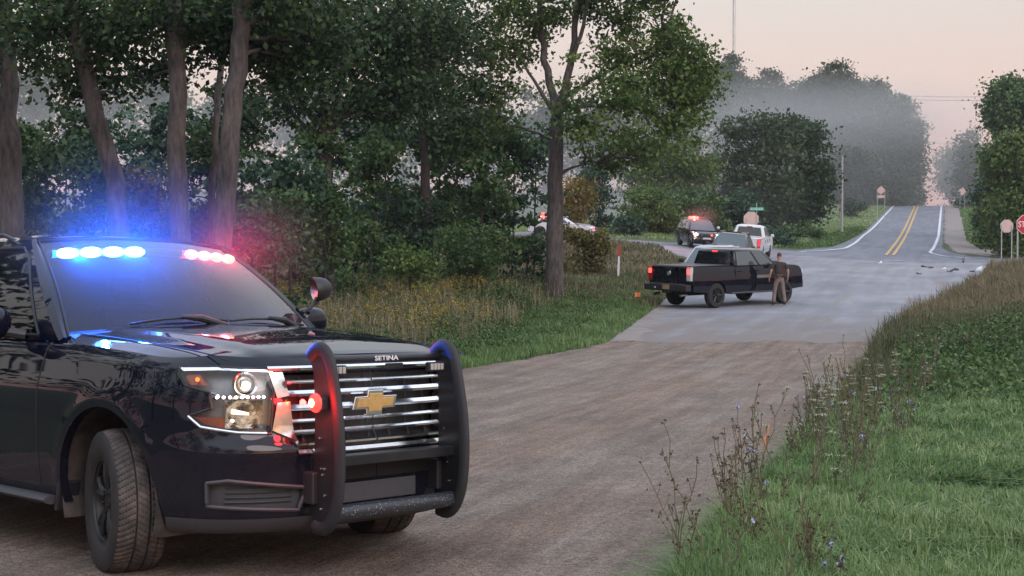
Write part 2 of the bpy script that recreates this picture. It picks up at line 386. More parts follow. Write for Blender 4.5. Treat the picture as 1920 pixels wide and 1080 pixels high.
def hoodz(x, y):
    y = np.abs(y)
    return (np.interp(x, [-.7, -.3, .2, .55, .75, .86, .92, .97], [1.285, 1.275, 1.25, 1.22, 1.195, 1.17, 1.15, 1.115]) - .05*(y/.9)**2-.03*sst(.8, .95, y)
            + .020*sst(.66, .56, y)*sst(.97, .6, x))
def outl(u, z):
    u = np.asarray(u, float); z = np.asarray(z, float)
    th = np.interp(u, _u, _th); x = Af(z)*np.cos(th)**(2/NP); y = Wf(z)*np.sin(th)**(2/NP)
    side = u > LF; x = np.where(side, -(u-LF), x); y = np.where(side, Wf(z), y)
    rear = u > LF+XR_; v = np.clip(u-LF-XR_, 0, _u2[-1])
    x = np.where(rear, -XR_-.45*np.interp(v, _u2, _p2x), x); y = np.where(rear, Wf(z)*np.interp(v, _u2, _p2y), y)
    return x, y
def ztop(u):
    x, y = outl(u, 1.13+0*np.asarray(u, float)); return np.where(x > -.7, hoodz(x, y), 1.205)
def S0(u, z):
    x, y = outl(u, z); zt = ztop(u)
    k = np.clip((z-(zt-.06))/.06, 0, 1)**2*.028
    th = np.interp(u, _u, _th); x = x-k*np.cos(th)*(u < LF); y = y-k*np.sin(th)
    for xc_ in (0, -2.95):
        r = np.hypot(x-xc_, z-.41); y = y+.008*np.exp(-((r-.50)/.045)**2)*(np.sin(th) > .8)
    return np.stack([x, y, z+0*x], -1)
def S(u, z, off=0., s=1):
    u = np.asarray(u, float); z = np.asarray(z, float); P = S0(u, z)
    if np.any(off):
        e = .004; du = S0(u+e, z)-S0(u-e, z); dz = S0(u, z+e)-S0(u, z-e)
        N_ = np.cross(du, dz); N_ /= np.linalg.norm(N_, axis=-1, keepdims=True)+1e-12
        cx = P-np.array([-.5, 0, .7]); N_ *= np.sign((N_*cx*[1, 1, .2]).sum(-1, keepdims=True)); P = P+N_*np.asarray(off)[..., None]
    P = P.copy(); P[..., 1] *= s
    return P
def uY(y, z): return np.interp(np.arcsin(np.clip(np.abs(y)/Wf(z), 0, 1)**(NP/2)), _th, _u)
def uX(x, z):
    x = np.asarray(x, float); return np.where(x > 0, np.interp(np.arccos(np.clip(np.maximum(x, 0)/Af(z), 0, 1)**(NP/2)), _th, _u), LF-x)
def yz(poly): p = np.array(poly, float); return np.stack([uY(p[:, 0], p[:, 1]), p[:, 1]], 1)
def skin(mb, poly, off, s, step=.03, holes=()):
    """panel on the body skin, poly in (u, z)"""
    V, F = fill2d(poly, holes, step); mb.add(S(V[:, 0], V[:, 1], off, s), F.tolist()); return mb
def ctube(mb, poly, off, r, s, step=.02, closed=True):
    p = dens(poly, step) if closed else dens(poly, step)[:-max(1, int(round(np.linalg.norm(np.array(poly[0])-np.array(poly[-1]))/step)))]
    if closed: p = np.concatenate([p, p[:1]])
    return mb.tube(S(p[:, 0], p[:, 1], off, s), r, 6)

def paint(name, col, dirt=.0):
    m, n, b, o = newmat(name)
    b.inputs['Roughness'].default_value = .5; b.inputs['Specular IOR Level'].default_value = .0
    b.inputs['Coat Weight'].default_value = 1; b.inputs['Coat Roughness'].default_value = .03; b.inputs['Coat IOR'].default_value = 1.45
    v = mapn(n); c = ramp(n, noise(n, v, 1.5, 6, .65), [(.42, col), (.75, tuple(x+.006 for x in col))])
    if dirt:    # road dust low on the body
        t = n.nodes.new('ShaderNodeTexCoord'); sp_ = n.nodes.new('ShaderNodeSeparateXYZ'); n.links.new(t.outputs['Object'], sp_.inputs[0]); mz = n.nodes.new('ShaderNodeMapRange'); n.links.new(sp_.outputs['Z'], mz.inputs[0])
        mz.inputs[1].default_value = .25; mz.inputs[2].default_value = 1.0; mz.inputs[3].default_value = .10; mz.inputs[4].default_value = 0
        ma = n.nodes.new('ShaderNodeMath'); ma.operation = 'MULTIPLY'; n.links.new(mz.outputs[0], ma.inputs[0]); n.links.new(noise(n, v, 7, 7, .75), ma.inputs[1]); c = mix(n, c, (.16, .13, .12), ma.outputs[0])
    n.links.new(c, b.inputs['Base Color'])
    r = n.nodes.new('ShaderNodeMapRange'); n.links.new(noise(n, v, 5, 5, .7), r.inputs[0]); r.inputs[1].default_value = .35; r.inputs[2].default_value = .8
    r.inputs[3].default_value = .012; r.inputs[4].default_value = .05; n.links.new(r.outputs[0], b.inputs['Coat Roughness'])
    return m
M_blk = paint('black_car_paint', (.0035, .0045, .012), 1)  # blue cast of the lamp flare put into the black base colour
M_chr = pm('chrome', (.88, .88, .90), .16, 1)
M_chd = pm('dusty_chrome', (.62, .60, .60), .18, 1)
M_pla = pm('black_plastic', (.022, .022, .025), .5, bm_=(60, .1))
M_gpl = pm('grey_plastic', (.06, .06, .07), .55)
M_dark = pm('grille_dark', (.008, .008, .009), .6)
M_wgl = glass('glow_film_windscreen', (.52, .60, .76), .05, (.55, .60, .78), .02)  # scattering film added so the pane picks up the lamp glow
M_sgl = glass('tinted_side_glass', (.10, .11, .13))
M_len = glass('clear_lens', (.93, .94, .95))
M_int = pm('interior_trim', (.03, .03, .034), .8)
M_lin = pm('dusty_wheel_liner', (.12, .098, .09), .9, var=(.02, .018, .018), vs=4)
M_rub = pm('push_bumper_rubber', (.022, .023, .027), .62, bm_=(90, .25))
M_pbk = pm('push_bumper_steel', (.012, .012, .015), .38, var=(.02, .02, .024), vs=8, bm_=(150, .1))

SX, SY_, YAW, PIT, ROL = -1.44, 7.90, rad(-44.2), rad(-1.3), rad(-1.7)
suv = empty('police_vehicle', (SX, SY_, 0), (ROL, PIT, YAW), 'black police vehicle in the foreground with a push bumper and lit windscreen lights', 'police car')

HL = [(.915, 1.065), (.902, 1.100), (.80, 1.104), (.583, 1.088), (.567, 1.07), (.604, .772), (.747, .782), (.875, .812), (.914, .862), (.847, .900), (.845, .978), (.91, 1.012)]
GR_ = [(.0, 1.085), (.53, 1.085), (.52, .93), (.51, .78), (.49, .69), (.0, .665)]
VENT = [(.86, .535), (.85, .42), (.47, .39), (.43, .50), (.79, .548)]
def arcp(cx, r=.468, z0=.41, z_low=.33, n=26):
    a0 = math.asin((z_low-z0)/r); a = np.linspace(np.pi-a0, a0, n); x = cx+r*np.cos(a); z = z0+r*np.sin(a)
    return x[::-1], z[::-1]           # from front (+x) to rear
def bodyshell(s):
    us = np.linspace(0, LT, 240)
    zb = lambda u: np.interp(outl(u, .4+0*u)[0], [-4.2, -3.9, -.6, .5, .8, 1.], [.36, .36, .33, .31, .335, .345])
    bot = []
    xa, za = arcp(0); xb, zb_ = arcp(-2.95)
    u_a0, u_a1 = uX(xa[0], za[0]), uX(xa[-1], za[-1]); u_b0, u_b1 = uX(xb[0], zb_[0]), uX(xb[-1], zb_[-1])
    for u in us:
        if u < u_a0-.01: bot.append((u, float(zb(u))))
    bot += list(zip(uX(xa, za), za))
    for u in us:
        if u_a1+.01 < u < u_b0-.01: bot.append((u, float(zb(u))))
    bot += list(zip(uX(xb, zb_), zb_))
    for u in us:
        if u > u_b1+.01: bot.append((u, float(zb(u))))
    top = [(u, float(ztop(u))) for u in us[::-1]]
    outer = bot+top
    mb = MB(); V, F = fill2d(outer, [yz(HL)[:], yz([(max(a, .004), b_) for a, b_ in GR_]), yz(VENT)], .028)
    mb.add(S(V[:, 0], V[:, 1], 0, s), F.tolist())
    # arch lips
    for (x_, z_) in ((xa, za), (xb, zb_)):
        u_ = uX(x_, z_); P = S(u_, z_, .0, s); Q = P.copy(); Q[:, 1] -= s*.05; mb.grid(np.stack([P, Q], 0))
    return mb
mb = MB()
for s in (1, -1):
    t_ = bodyshell(s); mb.add(np.concatenate(t_.v), t_.f)
# roof, A pillars, greenhouse sides, tail
def gs(x, h, off=0., s=1):
    x = np.asarray(x, float); h = np.asarray(h, float)
    return np.stack([x, s*(.925-.225*h**1.35+off), 1.205+.595*h+off*.35], -1)
def roofz(x, y): return 1.80+np.interp(x, [-4.1, -3.8, -2.4, -1.8, -1.4, -1.3], [.03, .06, .08, .07, .04, .025])*(1-(np.abs(y)/.7)**3)
ry = np.linspace(-.70, .70, 29); P = []
for k in np.linspace(0, 1, 60):
    x0 = -1.40+.10*(1-(ry/.7)**2); x_ = x0+(-4.07-x0)*k; P.append(np.stack([x_, ry, roofz(x_, ry)], -1))
roof = MB().grid(np.array(P))
GW = [[(-.86, .05), (-1.86, .05), (-1.86, .92), (-1.44, .92), (-1.30, .80)], [(-1.98, .05), (-2.82, .05), (-2.88, .92), (-1.98, .92)], [(-2.98, .05), (-3.85, .05), (-3.95, .92), (-3.04, .92)]]
for s in (1, -1):
    V, F = fill2d([(-.62, 0), (-1.40, 1), (-4.07, 1), (-4.17, 0)], GW, .05); mb.add(gs(V[:, 0], V[:, 1], 0, s), F.tolist())
def ws(a, h):
    a = np.asarray(a, float); h = np.asarray(h, float); q = 1-a*a; bl = .035*np.sin(np.pi*h)
    x = (-.62+.18*q)*(1-h)+(-1.40+.10*q)*h+.6*bl; y = a*(.865*(1-h)+.655*h); z = (1.222+.045*q)*(1-h)+(1.795+.028*q)*h+.8*bl
    return np.stack([x, y, z], -1)
hh = np.linspace(0, 1, 20)
for s in (1, -1):
    A_ = ws(s+0*hh, hh); B_ = gs(-.62-.78*hh, hh, 0, s); C_ = (A_+B_)/2+np.array([.012, s*.006, .012]); mb.grid(np.stack([A_, C_, B_], 0))
mb.grid(np.array([[(-4.17, y, 1.205), (-4.07, y*.757, 1.80+.03*(1-(y/.925)**2))] for y in np.linspace(-.925, .925, 9)]))
mb.grid(np.array([[(-3.7, y, 1.205), (-4.18, y, 1.205)] for y in np.linspace(-.93, .93, 5)]))
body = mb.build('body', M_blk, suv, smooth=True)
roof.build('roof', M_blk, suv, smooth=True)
# bonnet
us = np.r_[.0005, np.linspace(.06, LF, 60), LF+np.linspace(.03, .68, 22)]; P = []
for u in us:
    e = S(u, ztop(u)); b_ = np.sin(np.linspace(-1, 1, 49)*np.pi/2)*.5+np.linspace(-1, 1, 49)*.5
    y = e[1]*b_; x = e[0]+0*y; z = hoodz(x, y); z = z+(e[2]-hoodz(e[0], e[1]))*np.abs(b_)**6; P.append(np.stack([x, y, z], -1))
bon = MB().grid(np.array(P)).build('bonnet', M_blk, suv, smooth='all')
mb = MB()
for s in (1, -1):
    xs_ = np.linspace(.84, -.6, 30); ys_ = s*(.80+.02*np.sin(np.linspace(0, 3, 30))); mb.tube(np.stack([xs_, ys_, hoodz(xs_, ys_)+.0005], -1), .0035, 5)
mb.build('seam', M_dark, bon)
# doors: seams, handles
for s in (-1, 1):
    for x0, x1, nm in ((-.70, -1.92, 'front'), (-1.95, -2.62, 'rear')):
        mb = MB(); zz = np.linspace(.40, 1.2, 24)
        mb.tube(S(uX(x0+0*zz, zz), zz, .0008, s), .0035, 5); u_ = uX(np.linspace(x0, x1, 14), .40+0*zz[:14]); mb.tube(S(u_, .40+0*u_, .0008, s), .0035, 5)
        dr = mb.build('door_seam', M_dark, body)
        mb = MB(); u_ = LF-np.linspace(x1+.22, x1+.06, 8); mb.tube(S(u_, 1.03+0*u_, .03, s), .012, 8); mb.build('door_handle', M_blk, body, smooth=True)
    for p in GW:
        V, F = fill2d(p, [], .1); MB().add(gs(V[:, 0], V[:, 1], -.004, s), F.tolist()).build('side_window', M_sgl, suv, smooth='all')
        mb = MB(); q = dens(p, .06); q = np.concatenate([q, q[:1]]); mb.tube(gs(q[:, 0], q[:, 1], .002, s), .008, 6); mb.build('window_seal', M_pla, body, smooth=True)
    mb = MB(); xs_ = np.linspace(-.55, -2.5, 12); mb.tube(np.stack([xs_, s*(.99+0*xs_), .335+0*xs_], -1), .055, 10, flat=((0, 0, 1), .45)); mb.build('running_board', M_gpl, suv, smooth=True)
    mb = MB(); mb.box((-.50, s*.93, .36), (.03, .13, .17), (0, .25, 0)); mb.build('mud_flap', M_pla, suv, bevel=.01)
    # wing mirrors
    mb = MB(); c = np.array([-1.10 if s < 0 else -.98, s*1.10, 1.30]); a = np.linspace(0, 2*np.pi, 17)[:-1]
    for q in np.linspace(-1, 1, 9):
        pass
    P = np.array([[c+np.array([.075*math.cos(t)*math.cos(f), .125*math.copysign(abs(math.cos(t)*math.sin(f))**.7, math.sin(f)), .095*math.copysign(abs(math.sin(t))**.7, math.sin(t))]) for f in np.linspace(0, 2*np.pi, 21)] for t in np.linspace(-np.pi/2, np.pi/2, 11)])
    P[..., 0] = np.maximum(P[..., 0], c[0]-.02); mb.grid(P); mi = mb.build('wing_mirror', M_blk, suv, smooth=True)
    MB().tube([(c[0]+.08, s*.92, 1.23), (c[0]+.02, s*1.02, 1.25)], .03, 8).build('mirror_arm', M_pla, mi, smooth=True)
# windscreen and what is behind it
ag = np.linspace(-1, 1, 30); MB().grid(ws(ag[:, None], hh[None, :])).build('windscreen', M_wgl, suv, smooth='all')
mb = MB()
for a_ in (ag, ): mb.tube(ws(ag, 1+0*ag)+[0, 0, .002], .009, 6)
for s in (-1, 1): mb.tube(ws(s+0*hh, hh), .009, 6)
mb.build('windscreen_seal', M_pla, suv, smooth=True)
mb = MB(); P = []
for a_ in np.linspace(-1, 1, 21): P.append([ws(a_, .0)+[-.02, 0, -.03], ws(a_, .05)+[-.06, 0, -.01], ws(a_, .03)+[-.35, 0, -.01], ws(a_, .0)+[-.5, 0, -.06], ws(a_, .0)+[-.52, 0, -.35]])
mb.grid(np.array(P)); mb.box((-1.6, 0, .55), (2.0, 1.7, .06)); mb.build('dashboard', M_int, suv, smooth=True)
mb = MB(); mb.box((-2.45, 0, 1.2), (.04, 1.45, 1.1)); mb.build('partition', M_int, suv)
for y in (-.42, .42):
    mb = MB(); mb.box((-1.85, y, .80), (.5, .5, .18)); mb.box((-2.12, y, 1.10), (.16, .48, .62), (0, -.2, 0)); mb.box((-2.22, y, 1.52), (.10, .26, .17), (0, -.15, 0)); mb.build('seat', M_int, suv, bevel=.05)
mb = MB(); a = np.linspace(0, 2*np.pi, 33); P = np.stack([0*a, .19*np.cos(a), .19*np.sin(a)], -1)@np.array(Euler((0, .45, 0)).to_matrix()).T+np.array([-1.32, .40, 1.16]); mb.tube(P, .014, 6, cap=False); mb.box((-1.30, .4, 1.15), (.05, .14, .12), (0, .45, 0)); mb.build('steering_wheel', M_pla, suv, smooth=True)
# wipers
for a0, a1, off in ((-.62, .10, 0), (.12, .88, 0)):
    mb = MB(); aa = np.linspace(a0, a1, 14); mb.tube(ws(aa, .045+.03*np.sin(np.linspace(0, 3.1, 14)))+[.012, 0, .018], .008, 6)
    mb.tube([ws((a0+a1)/2, .07)+[.02, 0, .03], ws((a0+a1)/2+.12, .03)+[.03, 0, .045], ws(min(a1, .8), -.02)+[.01, 0, .02]], [.012, .022, .018], 8); mb.build('wiper', M_pla, suv, smooth=True)
mb = MB(); P = np.array([[ws(a_, -.01)+[.10, 0, -.01], ws(a_, .02)+[.004, 0, .004]] for a_ in np.linspace(-1, 1, 21)]); mb.grid(P); mb.build('cowl', M_pla, suv, smooth=True)

# light bar behind the glass
lb = MB(); aa = np.linspace(-.93, .95, 24); lb.tube(ws(aa, .85+0*aa)+[-.05, 0, -.01], .03, 8, flat=((0, 0, 1), .9)); lb = lb.build('light_bar', M_pla, suv, smooth=True)
def leds(a0, a1, n, col, s_, colr):
    aa = np.linspace(a0, a1, 20); MB().tube(ws(aa, .83+0*aa)+[-.060, 0, -.005], .050, 10, flat=((0, 0, 1), .5)).build('halo_tube', colr, lb, smooth=True)  # continuous emissive tube added behind the modules as their coloured halo
    for k in range(n):
        ac = a0+(a1-a0)*(k+.5)/n; w_ = (a1-a0)/n*.47
        aa = np.linspace(ac-w_, ac+w_, 7); mb = MB(); mb.tube(ws(aa, .83+0*aa)+[-.014, 0, -.005], [.012, .026, .031, .032, .031, .026, .012], 8, flat=((0, 0, 1), 1.0)); mb.build('led_module', col, lb, smooth=True)
E_blu = emit('lit_blue_led', (.22, .70, 1.0), 16.0); E_red = emit('lit_red_led', (1.0, .22, .12), 6.0)
leds(-.90, -.10, 4, E_blu, 9, emit('blue_halo_glow', (.02, .32, 1), 4.5)); leds(.33, .97, 4, E_red, 6, emit('red_halo_glow', (1, .02, .03), 3.0))
def lamp(name, loc, e, col, r=.05, parent=suv, typ='POINT', rot=None, size=None):
    l = bpy.data.lights.new(name, typ); l.energy = e; l.color = col
    if typ == 'POINT': l.shadow_soft_size = r
    if size: l.shape = 'RECTANGLE'; l.size, l.size_y = size
    if typ == 'SPOT': l.spot_size = rad(150); l.spot_blend = 1; l.shadow_soft_size = r
    o_ = bpy.data.objects.new(name, l); COL.objects.link(o_); o_.parent = parent; o_.location = loc
    if rot: o_.rotation_euler = rot
    return o_
for a_ in (-.75, -.30): p = ws(a_, .79)+[-.02, 0, 0]; lamp('led_light', p, 420, (.004, .13, 1), .03, typ='SPOT', rot=(0, rad(-96), 0))
for a_ in (.50, .80): p = ws(a_, .79)+[-.02, 0, 0]; lamp('led_light', p, 85, (1, .008, .03), .03, typ='SPOT', rot=(0, rad(-96), 0))

# front: grille
gr = MB(); pg_ = [(max(a, .004), b_) for a, b_ in GR_]
for s in (1, -1): skin(gr, yz(pg_), -.07, s, .06)
gr = gr.build('grille', M_dark, suv, smooth='all')
def ribbon(mb, ylist, zc, hgt, depth, off, s0=-1, zfun=None):
    """horizontal bar following the nose from y0 to y1"""
    y = np.linspace(ylist[0], ylist[1], 40); sg = np.where(y < 0, -1., 1.); z = zc+(zfun(y) if zfun else 0*y)
    rows = []
    for dz, do in ((-.5, 0), (-.5, 1), (-.1, 1.2), (.5, .9), (.5, 0)):
        P = S(uY(y, z+dz*hgt), z+dz*hgt, off-depth+do*depth, 1); P[:, 1] = np.abs(P[:, 1])*sg; rows.append(P)
    return mb.grid(np.array(rows))
for zc, hg in ((1.026, .018), (.968, .030), (.898, .030), (.83, .018), (.775, .018), (.722, .017)):
    dp = .045 if hg > .02 else .03; sag = lambda y: -.0
    mb = MB(); ribbon(mb, (-.515, .515), zc, hg, dp, .004 if hg > .02 else -.006); mb.build('chrome_bar', M_chr, gr, smooth=True)
for y in np.linspace(-.42, .42, 7):
    mb = MB(); zz = np.linspace(.68, 1.07, 8); mb.tube(S(uY(y+0*zz, zz), zz, -.055, math.copysign(1, y)), .008, 4); mb.build('grille_strut', M_dark, gr)
for s in (-1, 1):
    for p in ([(.600, 1.072), (.535, 1.072), (.515, .958), (.575, .948)], [(.575, .925), (.512, .93), (.485, .725), (.60, .79)]):
        mb = MB(); V, F = fill2d(yz(p), [], .03); n_ = len(V); mb.add(S(V[:, 0], V[:, 1], .012, s), F.tolist()); q = dens(yz(p), .03); q = np.concatenate([q, q[:1]])
        mb.grid(np.stack([S(q[:, 0], q[:, 1], .012, s), S(q[:, 0], q[:, 1], -.05, s)], 0)); mb.build('chrome_block', M_chd, gr, smooth=True)
mb = MB(); ribbon(mb, (-.60, .60), 1.090, .022, .03, .010); mb.build('chrome_bar', M_chr, gr, smooth=True)
mb = MB(); ribbon(mb, (-.50, .50), .680, .022, .03, .010); mb.build('chrome_bar', M_chd, gr, smooth=True)
mb = MB(); mb.box((1.005, .13, 1.092), (.02, .12, .03)); mb.build('grille_camera', M_pla, gr, bevel=.008)
# cross-shaped badge
BT = [(-.50, -.26), (-.44, .26), (-.17, .26), (-.15, .5), (.19, .5), (.19, .26), (.50, .26), (.44, -.26), (.17, -.26), (.15, -.5), (-.19, -.5), (-.19, -.26)]
bfn = lambda sc, p, h: (h, p[0]*.285*sc+.0, .905+p[1]*.105*sc)
q0 = float(S(.01, .905, 0)[0])
bd = MB().prism([(a*1.06, b_*1.22) for a, b_ in BT], lambda p, h: bfn(1, p, h), q0-.01, q0+.020).build('badge', M_chr, gr, bevel=.003)
MB().prism([(a*.90, b_*.90) for a, b_ in BT], lambda p, h: bfn(1, p, h), q0+.018, q0+.028).build('badge_gold_face', pm('gold_badge', (.66, .40, .13), .38, .15, var=(.55, .32, .09), vs=40), gr, bevel=.004)
# lower bumper: vents, valance
for s in (-1, 1):
    vm = MB(); skin(vm, yz(VENT), -.035, s, .05); q = dens(yz(VENT), .04); q = np.concatenate([q, q[:1]]); vm.grid(np.stack([S(q[:, 0], q[:, 1], .004, s), S(q[:, 0], q[:, 1], -.035, s)], 0))
    for zc in (.43, .455, .48, .505): vm.tube(S(uY(np.linspace(.80, .50, 12), zc), zc+0*np.linspace(0, 1, 12), -.03, s), .006, 4)
    ve = vm.build('bumper_vent', M_gpl, suv, smooth=True)
    mb = MB(); ctube(mb, yz(VENT), .004, .010, s); mb.build('vent_trim', M_gpl, ve, smooth=True)
mb = MB()
for s in (-1, 1):
    u_ = np.linspace(.001, uX(.50, .33), 40); mb.grid(np.stack([S(u_, .355+0*u_, .004, s), S(u_, .30+0*u_, .006, s), S(u_, .262+0*u_, -.02, s), S(u_, .25+0*u_, -.10, s)], 0))
mb.build('front_valance', M_gpl, suv, smooth=True)
mb = MB()
for s in (-1, 1): skin(mb, yz([(.002, .64), (.42, .64), (.42, .52), (.002, .52)]), -.0+.003, s, .06)
mb.build('bumper_intake', M_dark, suv, smooth='all')
mb = MB(); mb.box((1.035, -.02, .455), (.012, .55, .10)); mb.build('lower_panel', M_gpl, suv, bevel=.004)

# headlights
M_refl = pm('lamp_reflector', (.26, .26, .26), .18, 1, var=(.12, .12, .12), vs=30, bm_=(28, .6)); M_hous = pm('lamp_housing', (.30, .30, .31), .35, .4)
E_drl = emit('lit_white_led', (1, .97, .95), 7); E_low = emit('lit_warm_bulb', (1, .74, .5), 3); E_hi = emit('lit_halogen', (1, .85, .66), 2.2)
E_amb = emit('lit_amber', (1, .30, .03), 1.6); M_ambr = pm('amber_reflector', (.45, .10, .04), .3)
for s in (-1, 1):
    hp = yz(HL); mb = MB(); skin(mb, hp, -.085, s, .05); q = dens(hp, .03); q = np.concatenate([q, q[:1]])
    mb.grid(np.stack([S(q[:, 0], q[:, 1], .002, s), S(q[:, 0], q[:, 1], -.085, s)], 0)); hl = mb.build('headlight', M_hous, suv, smooth=True)
    mb = MB(); skin(mb, hp, .003, s, .05); mb.build('lens', M_len, hl, smooth='all')
    def Q(y, z, off): return S(uY(y, z), z, off, s)
    for (y, z, r) in ((.715, 1.024, .047), (.715, .868, .0)):
        if r:
            mb = MB(); c = Q(y, z, -.045); n_ = Q(y, z, 0)-Q(y, z, -.05); n_ = n_*.45+np.array([.02, 0, 0]); n_ /= np.linalg.norm(n_); rot = Vector((0, 1, 0)).rotation_difference(Vector(n_)).to_matrix()
            k = MB().lathe([(r*1.35, .01), (r*1.3, .035), (r*1.08, .03), (r, .0)], 28); V = np.concatenate(k.v)@np.array(rot).T+c; mb.add(V, k.f); mb.build('projector_ring', M_chr, hl, smooth=True)
            k = MB().lathe([(0.0005, .045), (r*.4, .042), (r*.75, .028), (r*.98, .004), (r, -.01)], 24); V = np.concatenate(k.v)@np.array(rot).T+c; MB().add(V, k.f).build('projector', pm('projector_glass', (.75, .70, .62), .05, .8), hl, smooth='all')
            k = MB().lathe([(0.0005, .05), (r*.45, .045), (r*.5, .04)], 16); V = np.concatenate(k.v)@np.array(rot).T+c+[0, 0, -.006]; MB().add(V, k.f).build('bulb', E_hi, hl, smooth='all')
    # lower reflector bowl with its bulb
    mb = MB(); P = []
    for t in np.linspace(0, 1, 9):
        yv = np.linspace(.635, .80, 16); P.append([Q(y_, .80+.14*t, -.02-.055*math.sin(math.pi*min(1, max(0, (y_-.62)/.2)))*(.3+.7*math.sin(math.pi*t))) for y_ in yv])
    mb.grid(np.array(P)); mb.build('reflector', M_refl, hl, smooth='all')
    mb = MB(); mb.tube([Q(.775, .885, -.035), Q(.74, .878, -.03), Q(.70, .872, -.03)], [.013, .010, .006], 8); mb.tube([Q(.775, .84, -.04), Q(.768, .838, -.03)], .008, 8); mb.build('bulb', E_low, hl, smooth='all')
    mb = MB(); mb.tube([Q(y_, .957-.012*(y_-.63)/.2*0, -.018) for y_ in np.linspace(.84, .62, 12)], .010, 6, flat=((0, 0, 1), 1.0)); st = mb.build('led_strip', M_chr, hl, smooth=True)
    mb = MB()
    for y_ in np.linspace(.825, .635, 9):
        c = Q(y_, .956, -.006); k = MB().lathe([(.0004, .008), (.006, .006), (.0078, 0), (.006, -.006), (.0004, -.008)], 10, 'x', c); mb.add(np.concatenate(k.v), k.f)
    mb.build('led_row', E_drl, hl, smooth='all')
    mb = MB(); skin(mb, yz([(.908, 1.06), (.898, 1.075), (.865, 1.075), (.850, 1.02), (.905, 1.018)]), -.03, s, .03); mb.build('turn_signal', M_ambr, hl, smooth='all')
    c = Q(.878, 1.046, -.022); k = MB().lathe([(.0004, .012), (.009, .009), (.012, 0), (.0004, -.012)], 10, 'x', c); MB().add(np.concatenate(k.v), k.f).build('turn_bulb', E_amb, hl, smooth='all')
    mb = MB(); skin(mb, yz([(.905, .858), (.80, .855), (.80, .80), (.868, .822)]), -.02, s, .03); mb.build('side_reflector', M_ambr, hl, smooth='all')
    mb = MB(); skin(mb, yz([(.905, 1.098), (.80, 1.104), (.58, 1.09), (.575, 1.074), (.80, 1.086), (.90, 1.08)]), .006, s, .03); mb.build('chrome_strip', M_chr, hl, smooth='all')
    mb = MB(); ctube(mb, yz([(.912, .862), (.878, .810), (.747, .782), (.606, .774)]), .004, .0075, s, closed=False); ctube(mb, yz([(.915, 1.062), (.908, 1.012), (.84, .975), (.80, .965)]), -.004, .006, s, closed=False); mb.build('lamp_trim', M_chr, hl, smooth=True)
    mb = MB(); ctube(mb, hp, .002, .007, s); mb.build('lamp_seal', M_pla, hl, smooth=True)
    mb = MB(); mb.tube([Q(.575, 1.05, -.03), Q(.59, .80, -.03)], .008, 4); mb.build('inner_blade', M_pla, hl)

# wheel wells and wheels
for xc_ in (0, -2.95):
    for s in (-1, 1):
        a = np.linspace(-.35, np.pi+.35, 28); R_ = .475; rows = []
        for yy, rr in ((.975, .475), (.9, .49), (.55, .49), (.50, .05)):
            rows.append(np.stack([xc_+rr*np.cos(a), s*yy+0*a, .41+rr*np.sin(a)], -1))
        MB().grid(np.array(rows)).build('wheel_liner', M_lin, suv, smooth=True)
# tyre with a cut tread
m, n, b, o = newmat('dusty_tyre'); v = mapn(n)
c = ramp(n, noise(n, v, 9, 6, .7), [(.38, (.045, .040, .040)), (.55, (.095, .080, .075)), (.68, (.17, .125, .11))])
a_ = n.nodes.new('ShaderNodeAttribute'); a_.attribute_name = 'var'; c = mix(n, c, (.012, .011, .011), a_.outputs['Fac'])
n.links.new(c, b.inputs['Base Color']); b.inputs['Roughness'].default_value = .9; bump(n, b, noise(n, v, 120, 2), .3, .003)
M_tread = m; M_wall = pm('tyre_sidewall', (.018, .018, .020), .75, var=(.035, .031, .030), vs=7)
def tyre(parent, R_=.378, W_=.265, rim=.222, na=360, det=True, mats=(None, None)):
    hw = W_/2; wv = np.linspace(-hw*.97, hw*.97, 57 if det else 9); th = np.arange(na)*2*np.pi/na
    T, Wv = np.meshgrid(th, wv, indexing='ij'); r = R_-.016*np.abs(Wv/hw)**4-.004*(Wv/hw)**2
    if det:
        g_ = np.zeros_like(T)
        for wc_ in (-.034, .034): g_ = np.maximum(g_, np.abs(Wv-wc_) < .0048)
        sh = np.sign(Wv)*.05
        ph = (T*72/(2*np.pi)+np.abs(Wv)*14) % 1; g_ = np.maximum(g_, (np.abs(Wv) > .042)*(ph < .14))
        ph2 = (T*72/(2*np.pi)*1.0+Wv*20+.5) % 1; g_ = np.maximum(g_, (np.abs(Wv) < .030)*(ph2 < .10)*(np.abs(Wv) > .004))
        g_ = np.maximum(g_, (np.abs(Wv-.082) < .003))
        r = r-.0085*g_
    P = np.stack([r*np.cos(T), Wv, r*np.sin(T)], -1); nw = len(wv)
    i, j = np.meshgrid(np.arange(na), np.arange(nw-1), indexing='ij'); F = np.stack([i*nw+j, ((i+1) % na)*nw+j, ((i+1) % na)*nw+j+1, i*nw+j+1], -1).reshape(-1, 4)
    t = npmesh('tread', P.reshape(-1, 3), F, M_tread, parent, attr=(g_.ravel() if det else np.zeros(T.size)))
    mb = MB()
    for s in (-1, 1): mb.lathe([(R_-.0135, s*hw*.95), (R_-.022, s*hw), (R_-.045, s*hw*1.04), ((R_+rim)/2, s*hw*1.07), (rim+.018, s*hw*1.0), (rim, s*hw*.86), (rim-.02, s*hw*.8)], 96)
    mb.build('sidewall', M_wall, parent, smooth=True)
M_rim = pm('black_steel_rim', (.016, .016, .018), .42)
